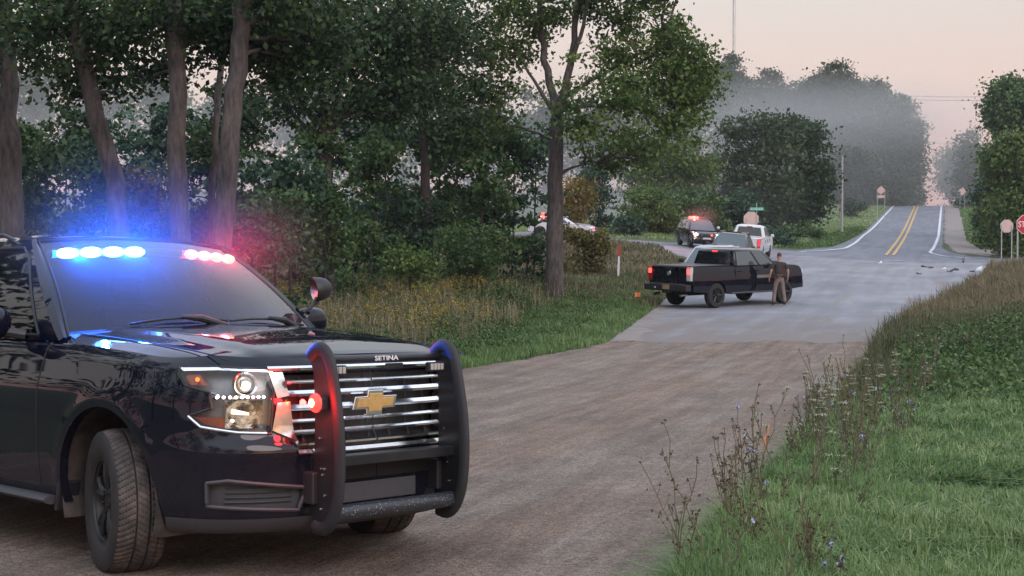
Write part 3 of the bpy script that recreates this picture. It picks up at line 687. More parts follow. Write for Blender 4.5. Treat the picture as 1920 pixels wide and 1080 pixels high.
def rimwheel(parent, s, R_=.222, n_sp=5, off=.02, mat=None):
    """outer face towards s*y"""
    mat = mat or M_rim
    mb = MB(); mb.lathe([(R_+.008, s*.118), (R_-.008, s*.12), (R_-.02, s*.09), (R_-.025, -s*.11)], 60); mb.lathe([(R_-.022, s*.02), (.06, s*.03)], 60)
    mb.lathe([(.085, s*.06), (.085, s*.085), (.06, s*.095), (.03, s*.095), (.0005, s*.092)], 30)
    for k in range(n_sp):
        a = k*2*np.pi/n_sp+.3
        for da in (-.20, .20):
            p0 = np.array([.07*math.cos(a), s*.075, .07*math.sin(a)]); p1 = np.array([.20*math.cos(a+da), s*.085, .20*math.sin(a+da)]); mb.tube([p0, (p0+p1)/2+[0, s*.012, 0], p1], [.030, .022, .024], 6)
        c = np.array([.055*math.cos(a+.6), s*.10, .055*math.sin(a+.6)]); mb.lathe([(.0005, s*.014), (.009, s*.012), (.010, 0)], 6, 'y', c)
    return mb.build('rim', mat, parent, smooth=True)
STEER = rad(-16)
for (x_, y_, st, nm) in ((0, -.865, STEER, 1), (0, .865, STEER, 1), (-2.95, -.865, 0, 0), (-2.95, .865, 0, 0)):
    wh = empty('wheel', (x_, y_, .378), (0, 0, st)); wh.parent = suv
    tyre(wh, det=bool(nm)); rimwheel(wh, math.copysign(1, y_))

# push bumper
pb = empty('push_bumper', (0, 0, 0)); pb.parent = suv
OUT = np.array([(1.00, 1.150), (1.03, 1.19), (1.08, 1.205), (1.13, 1.185), (1.165, 1.12), (1.195, 1.0), (1.225, .86), (1.24, .72), (1.24, .58), (1.225, .45), (1.195, .37), (1.15, .31), (1.09, .292), (1.04, .31)])
INN = [(1.02, .42), (1.03, .55), (1.045, .70), (1.045, .86), (1.04, 1.0), (1.03, 1.08)]
d = np.r_[0, np.cumsum(np.hypot(*np.diff(OUT, axis=0).T))]; sN = np.linspace(0, d[-1], 50)
OX, OZ = np.interp(sN, d, OUT[:, 0]), np.interp(sN, d, OUT[:, 1])
for _ in range(4): OX[1:-1] = (OX[:-2]+2*OX[1:-1]+OX[2:])/4; OZ[1:-1] = (OZ[:-2]+2*OZ[1:-1]+OZ[2:])/4
for y in (-.42, .42):
    mb = MB(); mb.prism([(a, b_) for a, b_ in zip(OX, OZ)]+INN, lambda p, h: (p[0], h, p[1]), y-.005, y+.005); up = mb.build('upright', M_pbk, pb)
    MB().tube(np.stack([OX, y+0*OX, OZ], -1), .036, 12, flat=((0, 1, 0), .62)).build('rubber_edge', M_rub, up, smooth=True)
    for (x_, z_) in ((1.10, .60), (1.125, .60), (1.11, .57), (1.13, .47), (1.09, .75), (1.10, .40)):
        MB().lathe([(.0005, -.014), (.008, -.012), (.009, 0), (.008, .012), (.0005, .014)], 8, 'y', (x_, y, z_)).build('bolt', M_chd, up, smooth=True)
    mb = MB(); mb.box((1.02, y, .5), (.10, .07, .16)); mb.build('mount', M_pla, up, bevel=.008)
mb = MB(); mb.box((1.125, 0, .655), (.085, .83, .012)); mb.box((1.165, 0, .635), (.008, .83, .05)); mb.build('cross_bar', M_pbk, pb, bevel=.003)
m, n, b, o = newmat('dew_speckled_tube'); v = mapn(n)
vo = n.nodes.new('ShaderNodeTexVoronoi'); vo.inputs['Scale'].default_value = 70; n.links.new(v, vo.inputs[0])
c = ramp(n, vo.outputs['Distance'], [(.10, (.45, .48, .52)), (.2, (.03, .033, .04))]); n.links.new(c, b.inputs['Base Color']); b.inputs['Roughness'].default_value = .35
MB().tube([(1.15, -.415, .375), (1.15, .415, .375)], .042, 16).build('lower_tube', m, pb, smooth=True)
tb = MB().tube([(1.035, -.415, 1.135), (1.035, .415, 1.135)], .022, 12, flat=((0, 0, 1), 1.0)).build('top_bar', M_pbk, pb, smooth=True)
def text(name, s_, size, M4, mat, parent, depth=.002, sx_=1.0):
    cu = bpy.data.curves.new(name, 'FONT'); cu.body = s_; cu.size = size; cu.extrude = depth; cu.align_x = 'CENTER'; cu.align_y = 'CENTER'; cu.offset = size*.015
    t = bpy.data.objects.new('tmp', cu); COL.objects.link(t); bpy.context.view_layer.update()
    me = bpy.data.meshes.new_from_object(t.evaluated_get(bpy.context.evaluated_depsgraph_get())); bpy.data.objects.remove(t)
    me.transform(M4@Matrix.Diagonal((sx_, 1, 1, 1))); me.materials.clear(); me.name = name
    return link(name, me, mat, parent)
M_wt = pm('white_lettering', (.8, .8, .82), .5)
# letters face the front (+x): text x -> +y, text y -> +z
FR = Matrix(((0, 0, 1, 0), (1, 0, 0, 0), (0, 1, 0, 0), (0, 0, 0, 1)))
text('lettering', 'SETINA', .034, Matrix.Translation((1.060, .03, 1.136))@FR, M_wt, pb, .001, 1.45)
# lamps on the push bumper
for y, sg in ((-.385, 1), (.385, -1)):
    mb = MB(); mb.box((1.10, y+sg*.05, 1.085), (.035, .11, .05)); hlp = mb.build('marker_lamp', M_pla, pb, bevel=.006)
    mb = MB()
    for k in range(4): mb.box((1.118, y+sg*.05-.036+.024*k, 1.085), (.006, .02, .034))
    mb.build('lamp_face', pm('clear_led_face', (.45, .42, .40), .3), hlp, bevel=.003)
mb = MB(); mb.box((1.12, -.455, .925), (.09, .05, .07)); rl = mb.build('side_lamp', M_pla, pb, bevel=.012)
mb = MB(); mb.lathe([(.0005, -.028), (.02, -.024), (.042, -.012), (.048, 0)], 20, 'y', (1.12, -.478, .93)); mb.build('lit_face', emit('lit_red_lamp', (1, .025, .02), 5), rl, smooth='all'); MB().lathe([(.0005, -.040), (.012, -.036), (.022, -.026)], 18, 'y', (1.12, -.478, .93)).build('lit_core', emit('lit_lamp_core', (1, .30, .12), 12), rl, smooth='all')
mb = MB(); mb.lathe([(.0005, .018), (.012, .014), (.018, 0)], 16, 'x', (1.01, -.475, .925)); mb.build('grille_lamp', emit('lit_red_small', (1, .06, .05), 12), pb, smooth='all')
lamp('red_lamp_light', (1.14, -.56, .94), 7, (1, .01, .012), .03); lamp('red_lamp_light', (1.04, -.47, .93), .6, (1, .02, .03), .01)
# far-side spotlight, antenna, reflection-facing roof rails
sp = MB(); c = np.array([-.80, 1.02, 1.515]); P = []
ax = np.array([-.32, -.94, -.12]); ax /= np.linalg.norm(ax); rot = np.array(Vector((0, 0, 1)).rotation_difference(Vector(ax)).to_matrix())
k = MB().lathe([(.079, .03), (.083, .02), (.080, -.02), (.064, -.062), (.035, -.088), (.0005, -.098)], 26, 'z'); sp.add(np.concatenate(k.v)@rot.T+c, k.f); sp.tube([c+[0, -.01, -.06], c+[.02, -.07, -.12], (-.78, .88, 1.36)], .012, 8)
sp = sp.build('spotlight', M_pla, suv, smooth=True)
k = MB().lathe([(.0005, -.03), (.05, -.01), (.078, .026)], 26, 'z'); MB().add(np.concatenate(k.v)@rot.T+c, k.f).build('spot_reflector', pm('spot_reflector', (.5, .42, .38), .25, .9), sp, smooth='all')
mb = MB(); mb.tube([(-3.2, -.35, 1.87), (-3.2, -.35, 1.93)], .012, 8); mb.tube([(-3.2, -.35, 1.93), (-3.2, -.35, 2.24)], .004, 6); mb.build('antenna', M_pla, suv, smooth=True)
for s in (-1, 1):
    xs_ = np.linspace(-1.7, -3.9, 14); z_ = 1.842+0*xs_; z_[0] = z_[-1] = 1.80; MB().tube(np.stack([xs_, s*.645+0*xs_, z_], -1), .014, 8).build('roof_rail', M_pla, suv, smooth=True)

# ================================================================== vegetation
def rot_rand(n, up=.35):
    """random leaf frames: two orthogonal unit vectors per leaf"""
    N_ = rng.normal(size=(n, 3)); N_[:, 2] += up*np.sign(rng.normal(size=n)+.6)*1.2; N_ /= np.linalg.norm(N_, axis=1)[:, None]
    a = rng.normal(size=(n, 3)); A = np.cross(N_, a); A /= np.linalg.norm(A, axis=1)[:, None]+1e-9
    return A, np.cross(N_, A), N_
def leaves(name, C, size, mat, parent, var=None, droop=0, asp=.62):
    n = len(C); A, B, N_ = rot_rand(n)
    s_ = size*rng.uniform(.6, 1.25, n)[:, None]
    P = np.stack([C-A*s_*.5, C+B*s_*asp*.5+N_*s_*.08, C+A*s_*.5-N_*s_*.1, C-B*s_*asp*.5+N_*s_*.08], 1)
    if droop: P[:, 2, 2] -= droop*s_[:, 0]
    F = np.arange(n*4, dtype=np.int32).reshape(n, 4)
    v = rng.uniform(0, 1, n) if var is None else var
    return npmesh(name, P.reshape(-1, 3), F, mat, parent, attr=np.repeat(v, 4))
def clusters(blobs, n, shell=.45):
    """cluster centres spread over ellipsoids [(centre, radii)], more of them where the blob is larger"""
    vol = np.array([np.prod(b_[1])**.67 for b_ in blobs]); k = rng.choice(len(blobs), n, p=vol/vol.sum())
    d = rng.normal(size=(n, 3)); d /= np.linalg.norm(d, axis=1)[:, None]; r = rng.uniform(shell**3, 1, n)**(1/3)
    return np.array([b_[0] for b_ in blobs])[k]+d*r[:, None]*np.array([b_[1] for b_ in blobs])[k]
def taper(P, r0, r1, mb, n=7, wob=.0):
    P = np.asarray(P, float); m = max(6, int(len(P)*3)); t = np.linspace(0, 1, len(P)); T = np.linspace(0, 1, m)
    Q = np.stack([np.interp(T, t, P[:, i]) for i in range(3)], 1)
    for _ in range(2): Q[1:-1] = (Q[:-2]+2*Q[1:-1]+Q[2:])/4
    L = np.linalg.norm(P[-1]-P[0]); Q[1:-1] += rng.normal(size=(m-2, 3))*wob*L
    mb.tube(Q, r0+(r1-r0)*T**.8, n); return Q
def bark(name, c1, c2):
    m, n, b, o = newmat(name); v = mapn(n, (1, 1, .22))
    c = ramp(n, noise(n, v, 14, 5, .7), [(.35, c1), (.65, c2)]); c = mix(n, c, ramp(n, noise(n, mapn(n), 2.2, 4), [(.4, (.7, .7, .72)), (.65, (1.2, 1.2, 1.15))]), .7, 'MULTIPLY')
    n.links.new(c, b.inputs['Base Color']); b.inputs['Roughness'].default_value = .92; bump(n, b, noise(n, v, 22, 5, .7), .9, .03); return m
M_bk1 = bark('grey_brown_bark', (.045, .039, .040), (.135, .112, .112))
M_bk2 = bark('dark_bark', (.025, .02, .02), (.06, .05, .045))
def tree(label, base, path, r0, blobs, ncl, per, lsize, lmat, bmat=None, r1=None, limbs=(), nbr=14, spread=.5, group=None, name='tree', cat='tree', sink=.3, shell=.4, flat=.5, droop=.0):
    """path: trunk points; limbs: extra [(points, r0, r1)]; blobs in world coordinates"""
    t = empty(name, tuple(base), (0, 0, 0), label, cat, group); b0 = np.array(base, float)
    loc = lambda P: np.asarray(P, float)-b0
    mb = MB(); path = np.array(path, float); path[0, 2] -= sink; Q = taper(loc(path), r0, r1 or r0*.45, mb, 12, .003)
    bl = [(loc(c), np.array(r, float)) for c, r in blobs]
    cl = clusters(bl, ncl, shell)
    mb2 = MB(); nodes = [(Q, r0)]
    for (P, a, b_) in limbs: nodes.append((taper(loc(P), a, b_, mb2, 9, .006), a))
    allp = np.concatenate([q[len(q)//3 if i == 0 else 2:] for i, (q, _) in enumerate(nodes)])
    for k in rng.choice(ncl, min(nbr, ncl), replace=False):
        c = cl[k]; d = np.linalg.norm(allp-c, axis=1)+.6*np.maximum(0, allp[:, 2]-c[2]); j = d.argmin(); p = allp[j]; L = np.linalg.norm(c-p)
        if L < .3: continue
        taper([p, p+(c-p)*.35+[0, 0, .05*L], p+(c-p)*.75+rng.normal(size=3)*.05*L, c], min(.02+.018*L, r0*.45), .008+.001*L, mb2, 6, .012)
    mb.build('trunk', bmat or M_bk1, t, smooth='all', fix=False)
    if mb2.v: mb2.build('branches', bmat or M_bk1, t, smooth='all', fix=False)
    sp = spread*rng.uniform(.6, 1.3, ncl)
    off = rng.normal(size=(ncl, per, 3))*np.array([1, 1, flat])*sp[:, None, None]
    C = (cl[:, None]+off).reshape(-1, 3); cv = np.repeat(rng.normal(0, .16, ncl), per)
    v = np.clip(.42+cv+rng.normal(0, .17, len(C))+.0*C[:, 2], 0, 1)
    leaves('crown' if cat == 'tree' else 'foliage', C, lsize, lmat, t, v, droop)
    return t
# real leaf colours
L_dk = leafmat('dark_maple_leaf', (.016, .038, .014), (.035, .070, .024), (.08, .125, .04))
L_md = leafmat('green_leaf', (.03, .07, .022), (.065, .125, .04), (.15, .21, .07))
L_cw = leafmat('bright_poplar_leaf', (.038, .08, .02), (.095, .155, .038), (.22, .27, .075))
L_yl = leafmat('yellowing_leaf', (.09, .08, .02), (.20, .15, .03), (.30, .19, .04))
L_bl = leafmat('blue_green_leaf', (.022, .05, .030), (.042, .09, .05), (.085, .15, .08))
L_br = leafmat('browned_leaf', (.05, .042, .025), (.10, .09, .045), (.19, .17, .08))
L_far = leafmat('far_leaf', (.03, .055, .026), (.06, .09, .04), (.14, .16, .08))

def B(px, py, rx, ry, Y, ry_=None, dY=0):
    """crown lobe seen at photo pixel px,py with pixel radii rx,ry"""
    s_ = Y/FPX; return (wp(px, py, Y+dY), (rx*s_, (ry_ or max(rx, ry)*.8)*s_, ry*s_))
def at(px, Y, dz=0): x = wx(px, Y); return np.array([x, Y, G1(x, Y)+dz])

# --- the big roadside poplar in the middle
Y = 45.; b0 = at(1040, Y); P = lambda px, py, d=0: wp(px, py, Y+d)
tree('tall leafy poplar with a stout grey trunk right beside the gravel road', b0, [b0, P(1040, 440), P(1042, 330), P(1044, 225)], .31,
     [B(1205, 90, 105, 95, Y), B(1270, 160, 70, 95, Y), B(1240, 265, 75, 50, Y, dY=-.5), B(1130, 190, 85, 95, Y, dY=-1.5), B(950, 95, 75, 85, Y, dY=.7), B(1020, -10, 130, 70, Y), B(1180, -40, 130, 60, Y), B(1300, 150, 42, 60, Y), B(900, 215, 60, 70, Y, dY=.8), B(1150, 285, 60, 38, Y, dY=1)],
     420, 66, .17, L_cw, r1=.22, nbr=70, spread=.33,
     limbs=[([P(1044, 232), P(1030, 140), P(1012, 60), P(1005, -60)], .15, .08), ([P(1044, 230), P(1066, 130), P(1080, 50), P(1085, -60)], .15, .08), ([P(1068, 130), P(1095, 50, -.4), P(1110, -50, -.6)], .08, .05),
            ([P(1042, 215), P(1000, 150), P(960, 90)], .08, .03), ([P(1045, 330), P(1075, 312), P(1120, 305)], .07, .02), ([P(1040, 265), P(980, 240, .4), P(880, 225, .8)], .06, .015), ([P(1060, 180), P(1150, 130), P(1240, 80)], .09, .02), ([P(1060, 200), P(1150, 200, -.6), P(1260, 190, -.4)], .07, .015)])

# --- trunks behind the patrol vehicle and their shared high canopy
def T(px, Y): return at(px, Y)
Y = 24.; P = lambda px, py, d=0: wp(px, py, Y+d)
tree('thick pale trunk at the left edge, standing behind the blue windscreen lights', at(22, Y), [at(26, Y), P(22, 330), P(18, 150), P(12, -80)], .26,
     [B(30, -10, 120, 80, Y), B(-60, 80, 90, 90, Y), B(110, 100, 80, 40, Y, dY=1)], 58, 86, .115, L_dk, nbr=20, spread=.34)
Y = 22.; P = lambda px, py, d=0: wp(px, py, Y+d)
tree('leaning trunk that tilts left as it rises, second tree from the left', at(250, Y), [at(246, Y), P(226, 400), P(200, 270), P(160, 130), P(142, 40), P(120, -80)], .165,
     [B(150, 60, 130, 70, Y), B(230, 20, 120, 70, Y), B(170, 160, 70, 35, Y, dY=.7)], 72, 86, .115, L_dk, r1=.12, nbr=26, spread=.33)
Y = 20.5; P = lambda px, py, d=0: wp(px, py, Y+d)
tree('straight slim trunk rising dead vertical behind the windscreen', at(338, Y), [at(338, Y), P(336, 400), P(331, 250), P(332, 120), P(334, -90)], .158,
     [B(330, 20, 120, 55, Y), B(420, 60, 80, 40, Y, dY=1), B(300, 140, 50, 35, Y, dY=.8)], 52, 86, .11, L_dk, r1=.12, nbr=20, spread=.3, limbs=[([P(331, 60), P(295, 35), P(262, -10)], .06, .03)])
Y = 20.; P = lambda px, py, d=0: wp(px, py, Y+d)
tree('pale trunk leaning right with a forked side limb near its top', at(408, Y), [at(408, Y), P(418, 410), P(434, 250), P(447, 120), P(458, 40), P(462, -90)], .16,
     [B(520, 0, 110, 60, Y), B(460, 90, 70, 35, Y, dY=1), B(590, 60, 80, 50, Y, dY=1), B(540, 130, 60, 40, Y, dY=1.2)], 64, 86, .11, L_dk, r1=.12, nbr=22, spread=.3, limbs=[([P(456, 50), P(490, 35), P(530, 5), P(560, -40)], .07, .03)])
Y = 24; P = lambda px, py, d=0: wp(px, py, Y+d)
tree('thin dark trunk half hidden between the two pale trunks', at(392, Y), [at(392, Y), P(396, 400), P(408, 250), P(412, 120), P(420, -60)], .075, [B(420, 40, 100, 60, Y)], 24, 80, .11, L_dk, r1=.05, nbr=10, spread=.35)
Y = 36.; P = lambda px, py, d=0: wp(px, py, Y+d)
tree('ivy wrapped tree with branches fanning out from a low fork', at(612, Y), [at(614, Y), P(612, 480), P(610, 350), P(612, 240)], .20,
     [B(560, 60, 110, 90, Y), B(690, 60, 120, 90, Y), B(790, 80, 90, 70, Y), B(640, 180, 120, 45, Y), B(760, 180, 90, 45, Y), B(520, 190, 70, 40, Y)], 215, 72, .16, L_dk, M_bk2, r1=.17, nbr=60, spread=.42,
     limbs=[([P(612, 260), P(570, 200), P(520, 130), P(470, 60)], .09, .03), ([P(596, 262), P(540, 205), P(480, 110)], .07, .02), ([P(612, 245), P(600, 130), P(585, 30), P(580, -70)], .10, .05), ([P(612, 245), P(640, 150), P(680, 60), P(690, -60)], .09, .04), ([P(612, 250), P(690, 180), P(780, 150)], .06, .02)])
iv = []
Y = 35.7
iv = [B(610, 470, 32, 45, Y), B(612, 400, 34, 50, Y), B(606, 330, 34, 45, Y), B(600, 270, 30, 35, Y), B(640, 420, 24, 40, Y)]
tree('ivy column hanging with yellow-green leaves on the forked tree', at(612, Y-.3), [at(612, Y-.3), wp(610, 420, Y-.3), wp(606, 300, Y-.3)], .03, iv, 70, 60, .13, L_md, M_bk2, nbr=6, spread=.22, name='ivy', cat='climbing plant')
Y = 30; P = lambda px, py, d=0: wp(px, py, Y+d)
tree('dark broadleaf tree filling the gap left of the poplar', at(800, Y+14), [at(805, Y+14), wp(800, 350, Y+14), wp(790, 200, Y+14), wp(800, 60, Y+14)], .2, [B(800, 30, 100, 80, Y+14), B(860, 130, 70, 70, Y+14), B(740, 160, 70, 60, Y+14), B(840, 250, 70, 50, Y+14)], 130, 66, .18, L_dk, M_bk2, nbr=30, spread=.45)

# --- understory: dense shrubs and young trees, every one its own
US = [  # label, px, py, rx, ry, Y, material, leaf size
 ('dark shrub behind the thick trunk at the left edge', 60, 330, 110, 110, 31, L_dk, .16),
 ('broad dark shrub behind the leaning trunk', 190, 330, 110, 120, 33, L_bl, .16),
 ('low reddish shrub showing between the leaning and the straight trunk', 275, 380, 50, 60, 29, L_br, .14),
 ('tall dark shrub filling the space between the two pale trunks', 400, 330, 90, 130, 34, L_dk, .16),
 ('broad green thicket shrub right of the red windscreen lights', 510, 430, 80, 85, 29.5, L_md, .12),
 ('round dark shrub just left of the ivy covered tree', 540, 330, 80, 80, 32, L_bl, .16),
 ('young light green tree just right of the ivy covered tree', 700, 290, 70, 85, 34, L_md, .17),
 ('dark juniper-like bush in the middle of the thicket', 770, 400, 70, 120, 31, L_bl, .12),
 ('small yellow-green bush with a rounded top above the weeds', 765, 490, 66, 48, 25.5, L_cw, .10),
 ('feathery deep green bush between the dark bush and the poplar', 885, 455, 90, 62, 29, L_md, .10),
 ('leafy sapling with light foliage above the feathery bush', 900, 330, 90, 75, 36, L_md, .17),
 ('dark thicket shrub behind the poplar trunk', 985, 475, 60, 38, 41, L_dk, .17),
 ('low tangled shrub beside the spotlight, behind the weeds', 655, 530, 60, 50, 25.5, L_md, .10),
 ('small twiggy bush at the foot of the ivy covered tree', 690, 470, 55, 70, 28, L_md, .12),
 ('low rounded green clump in the verge below the poplar', 950, 560, 48, 30, 27, L_md, .09),
 ('dense mid green shrub in the back row behind the dark juniper bush', 820, 270, 80, 70, 38, L_md, .18),
 ('shrub with hanging leaves tucked under the poplar crown', 960, 270, 70, 60, 42, L_md, .18),
]
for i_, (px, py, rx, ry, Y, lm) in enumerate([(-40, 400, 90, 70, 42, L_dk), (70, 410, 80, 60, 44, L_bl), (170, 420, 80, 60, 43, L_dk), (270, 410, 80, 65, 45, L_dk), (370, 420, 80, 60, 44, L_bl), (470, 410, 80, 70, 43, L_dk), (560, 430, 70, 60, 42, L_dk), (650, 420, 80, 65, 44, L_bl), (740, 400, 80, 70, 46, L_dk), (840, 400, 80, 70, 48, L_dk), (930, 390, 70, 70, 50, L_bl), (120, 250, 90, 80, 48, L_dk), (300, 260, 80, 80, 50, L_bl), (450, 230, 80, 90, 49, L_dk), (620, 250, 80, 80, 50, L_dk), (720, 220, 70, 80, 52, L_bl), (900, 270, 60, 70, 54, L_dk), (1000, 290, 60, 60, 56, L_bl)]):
    US.append(('dark shrub of the back row, deep in the thicket', px, py, rx, ry, Y, lm, .24))
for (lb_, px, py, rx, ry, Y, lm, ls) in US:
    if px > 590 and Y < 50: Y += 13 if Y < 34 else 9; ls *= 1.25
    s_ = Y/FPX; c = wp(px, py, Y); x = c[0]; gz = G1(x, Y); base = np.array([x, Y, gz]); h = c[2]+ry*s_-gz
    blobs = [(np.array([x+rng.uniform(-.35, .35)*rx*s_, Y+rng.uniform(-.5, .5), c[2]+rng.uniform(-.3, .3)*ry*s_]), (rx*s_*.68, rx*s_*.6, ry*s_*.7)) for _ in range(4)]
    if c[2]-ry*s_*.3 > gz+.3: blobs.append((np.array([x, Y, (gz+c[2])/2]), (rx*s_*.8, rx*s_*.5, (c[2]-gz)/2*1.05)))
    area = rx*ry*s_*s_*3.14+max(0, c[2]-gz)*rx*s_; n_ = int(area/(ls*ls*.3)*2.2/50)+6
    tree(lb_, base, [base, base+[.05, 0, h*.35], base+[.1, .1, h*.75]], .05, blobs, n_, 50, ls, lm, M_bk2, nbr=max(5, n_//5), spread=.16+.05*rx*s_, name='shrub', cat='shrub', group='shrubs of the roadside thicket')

# --- yellow tree right of the poplar trunk, shrubs around the far police car
Y = 106
tree('small yellowing tree right of the poplar trunk', at(1080, Y), [at(1080, Y), wp(1080, 420, Y), wp(1080, 370, Y)], .12, [B(1082, 365, 28, 34, Y), B(1072, 400, 26, 30, Y)], 60, 46, .30, L_yl, M_bk2, nbr=14, spread=.45)
Y = 60
mound_y = tree('low yellow-green bush right of the poplar trunk, below the white police car', at(1095, Y), [at(1095, Y), wp(1095, 470, Y), wp(1095, 455, Y)], .05, [B(1072, 437, 26, 16, Y), B(1105, 446, 30, 14, Y), B(1078, 450, 28, 18, Y), B(1112, 458, 30, 16, Y), B(1115, 468, 30, 18, Y), B(1075, 495, 30, 22, Y), B(1110, 492, 24, 14, Y)], 60, 46, .17, leafmat('yellow_green_leaf', (.06, .07, .02), (.13, .12, .03), (.22, .15, .035)), M_bk2, nbr=8, spread=.22, name='shrub', cat='shrub')
Y = 112
tree('dark green shrub at the right of the yellowing tree', at(1122, Y), [at(1122, Y), wp(1122, 430, Y), wp(1122, 380, Y)], .12, [B(1120, 395, 20, 50, Y), B(1112, 345, 22, 35, Y), B(1135, 425, 18, 24, Y)], 70, 46, .36, L_bl, M_bk2, nbr=8, spread=.5, name='shrub', cat='shrub')
Y = 124
tree('pale green young tree with drooping leaves above the vine mound', at(1240, Y), [at(1240, Y), wp(1240, 400, Y), wp(1245, 320, Y)], .12, [B(1250, 310, 60, 50, Y), B(1300, 300, 45, 40, Y), B(1210, 345, 45, 40, Y), B(1255, 355, 40, 30, Y), B(1300, 340, 40, 40, Y)], 190, 46, .36, L_cw, M_bk2, nbr=16, spread=.55, droop=.3)
def mound(lb_, px, py, rx, ry, Y, lm, ls, n_, **k):
    s_ = Y/FPX; c = wp(px, py, Y); b_ = at(px, Y)
    bl = [(c+np.array([rng.uniform(-.4, .4)*rx*s_, rng.uniform(-.4, .4)*rx*s_, rng.uniform(-.2, .1)*ry*s_]), (rx*s_*.7, rx*s_*.6, ry*s_*.85)) for _ in range(5)]+[((c+b_)/2, (rx*s_, rx*s_*.8, max(.5, (c[2]-b_[2])*.6)))]
    return tree(lb_, b_, [b_, (b_+c)/2, c], .06, bl, n_, 46, ls, lm, M_bk2, nbr=n_//6, spread=.3+.02*rx*s_, name='shrub', cat='shrub', **k)
mound('rounded vine-covered mound left of the far police vehicle', 1222, 392, 60, 50, 108, L_cw, .30, 150)
mound('dark bushy mound directly behind the far police vehicle', 1290, 400, 78, 58, 112, L_md, .34, 150)
mound('low dark bush at the left end of the vine mound', 1172, 430, 24, 28, 104, L_bl, .3, 40)
mound('bush behind the white pickup and the street name sign', 1395, 390, 42, 42, 116, L_bl, .34, 70)
mound('low rounded bush on the grass slope left of the highway', 1505, 436, 38, 22, 118, L_md, .28, 45)
mound('small dark bush beside the driveway near the utility pole', 1600, 386, 24, 10, 172, L_dk, .35, 26)
mound('straggling bush at the near end of the grass slope', 1450, 446, 34, 20, 104, L_bl, .25, 34)
mound('dark bush on the right edge of the highway crest', 1805, 382, 16, 10, 200, L_dk, .4, 16)
mound('green bush at the foot of the trees right of the highway', 1850, 400, 30, 24, 140, L_md, .35, 30)
# the dark tree pair
Y = 128
tree('large dark round-crowned tree behind the stop sign back', at(1420, Y), [at(1420, Y), wp(1420, 380, Y), wp(1422, 290, Y)], .3, [B(1420, 260, 75, 50, Y), B(1380, 330, 60, 60, Y), B(1450, 330, 60, 70, Y, dY=-2), B(1410, 390, 70, 50, Y)], 240, 50, .42, L_far, M_bk2, nbr=20, spread=.7)
tree('dark tree with a low spreading right side at the head of the lawn', at(1505, Y+4), [at(1505, Y+4), wp(1505, 360, Y+4), wp(1500, 290, Y+4)], .3, [B(1490, 265, 55, 45, Y+4), B(1520, 330, 42, 45, Y+4), B(1500, 380, 50, 40, Y+4)], 190, 50, .42, L_dk, M_bk2, nbr=16, spread=.7)
# hill-top wood left of the highway
HT = [('hazy tree of the hill wood just right of the poplar crown', 1372, 170, 42, 75, 236), ('hazy tree of the hill wood with a notched top, below the mast', 1440, 190, 48, 65, 232), ('hazy round tree left of the highest crown on the hill', 1500, 210, 44, 70, 226), ('highest broad crown of the hazy hill wood', 1565, 190, 66, 80, 222),
      ('hazy tree right of the highest crown on the hill', 1630, 215, 52, 80, 218), ('outermost hazy tree overhanging the highway from the left', 1686, 260, 44, 90, 214), ('small faint tree at the highway crest, left side', 1704, 338, 24, 50, 232), ('hazy tree low behind the utility pole', 1590, 330, 60, 60, 205), ('hazy tree behind the diamond sign', 1655, 330, 50, 58, 208)]
for (lb_, px, py, rx, ry, Y) in HT:
    s_ = Y/FPX; b_ = at(px, Y); gy = YH-(b_[2]-CZ)/Y*FPX; bl = [B(px+q1*rx, py+q2*ry, rx*.6, ry*.48, Y, dY=rng.uniform(-3, 3)) for q1, q2 in ((-.4, -.1), (.4, 0), (0, -.42), (.05, .35), (-.35, .5), (.38, .55))]
    bl.append(B(px, (py+gy)/2+ry*.3, rx*.9, (gy-py)*.45, Y))
    n_ = int(rx*(gy-py+ry)/(26))
    tree(lb_, b_, [b_, wp(px, py+ry*.6, Y), wp(px+3, py, Y)], .35, bl, n_, 46, .55, L_far, M_bk2, nbr=16, spread=.75, group='trees of the hazy hill wood')
# right of the highway
RT = [('faint hazy tree right of the highway, nearest the bright gap', 1786, 322, 26, 56, 250, L_far, .6), ('hazy tree with a squared top right of the highway', 1822, 310, 34, 66, 215, L_far, .55), ('dark tree at the right edge with the highest crown', 1905, 215, 52, 75, 125, L_md, .38), ('leafy tree with yellow-tinged branches reaching over the right verge', 1890, 290, 48, 60, 98, L_cw, .3), ('dark lower tree standing over the right verge', 1880, 350, 50, 45, 112, L_dk, .36)]
for (lb_, px, py, rx, ry, Y, lm, ls) in RT:
    b_ = at(px+(22 if Y < 150 else 0), Y); gy = YH-(b_[2]-CZ)/Y*FPX; bl = [B(px+rng.uniform(-.4, .5)*rx, py+rng.uniform(-.45, .45)*ry, rx*.62, ry*.52, Y, dY=rng.uniform(-2, 2)) for _ in range(5)]
    bl.append(B(px+10, (py+gy)/2+ry*.3, rx*.8, abs(gy-py)*.42, Y)); n_ = int(rx*(gy-py+ry)/26*(.42/ls)**.6)
    tree(lb_, b_, [b_, wp(px+20, py+ry*.5, Y), wp(px+15, py, Y)], .3, bl, n_, 48, ls, lm, M_bk2, nbr=14, spread=1.8*ls)
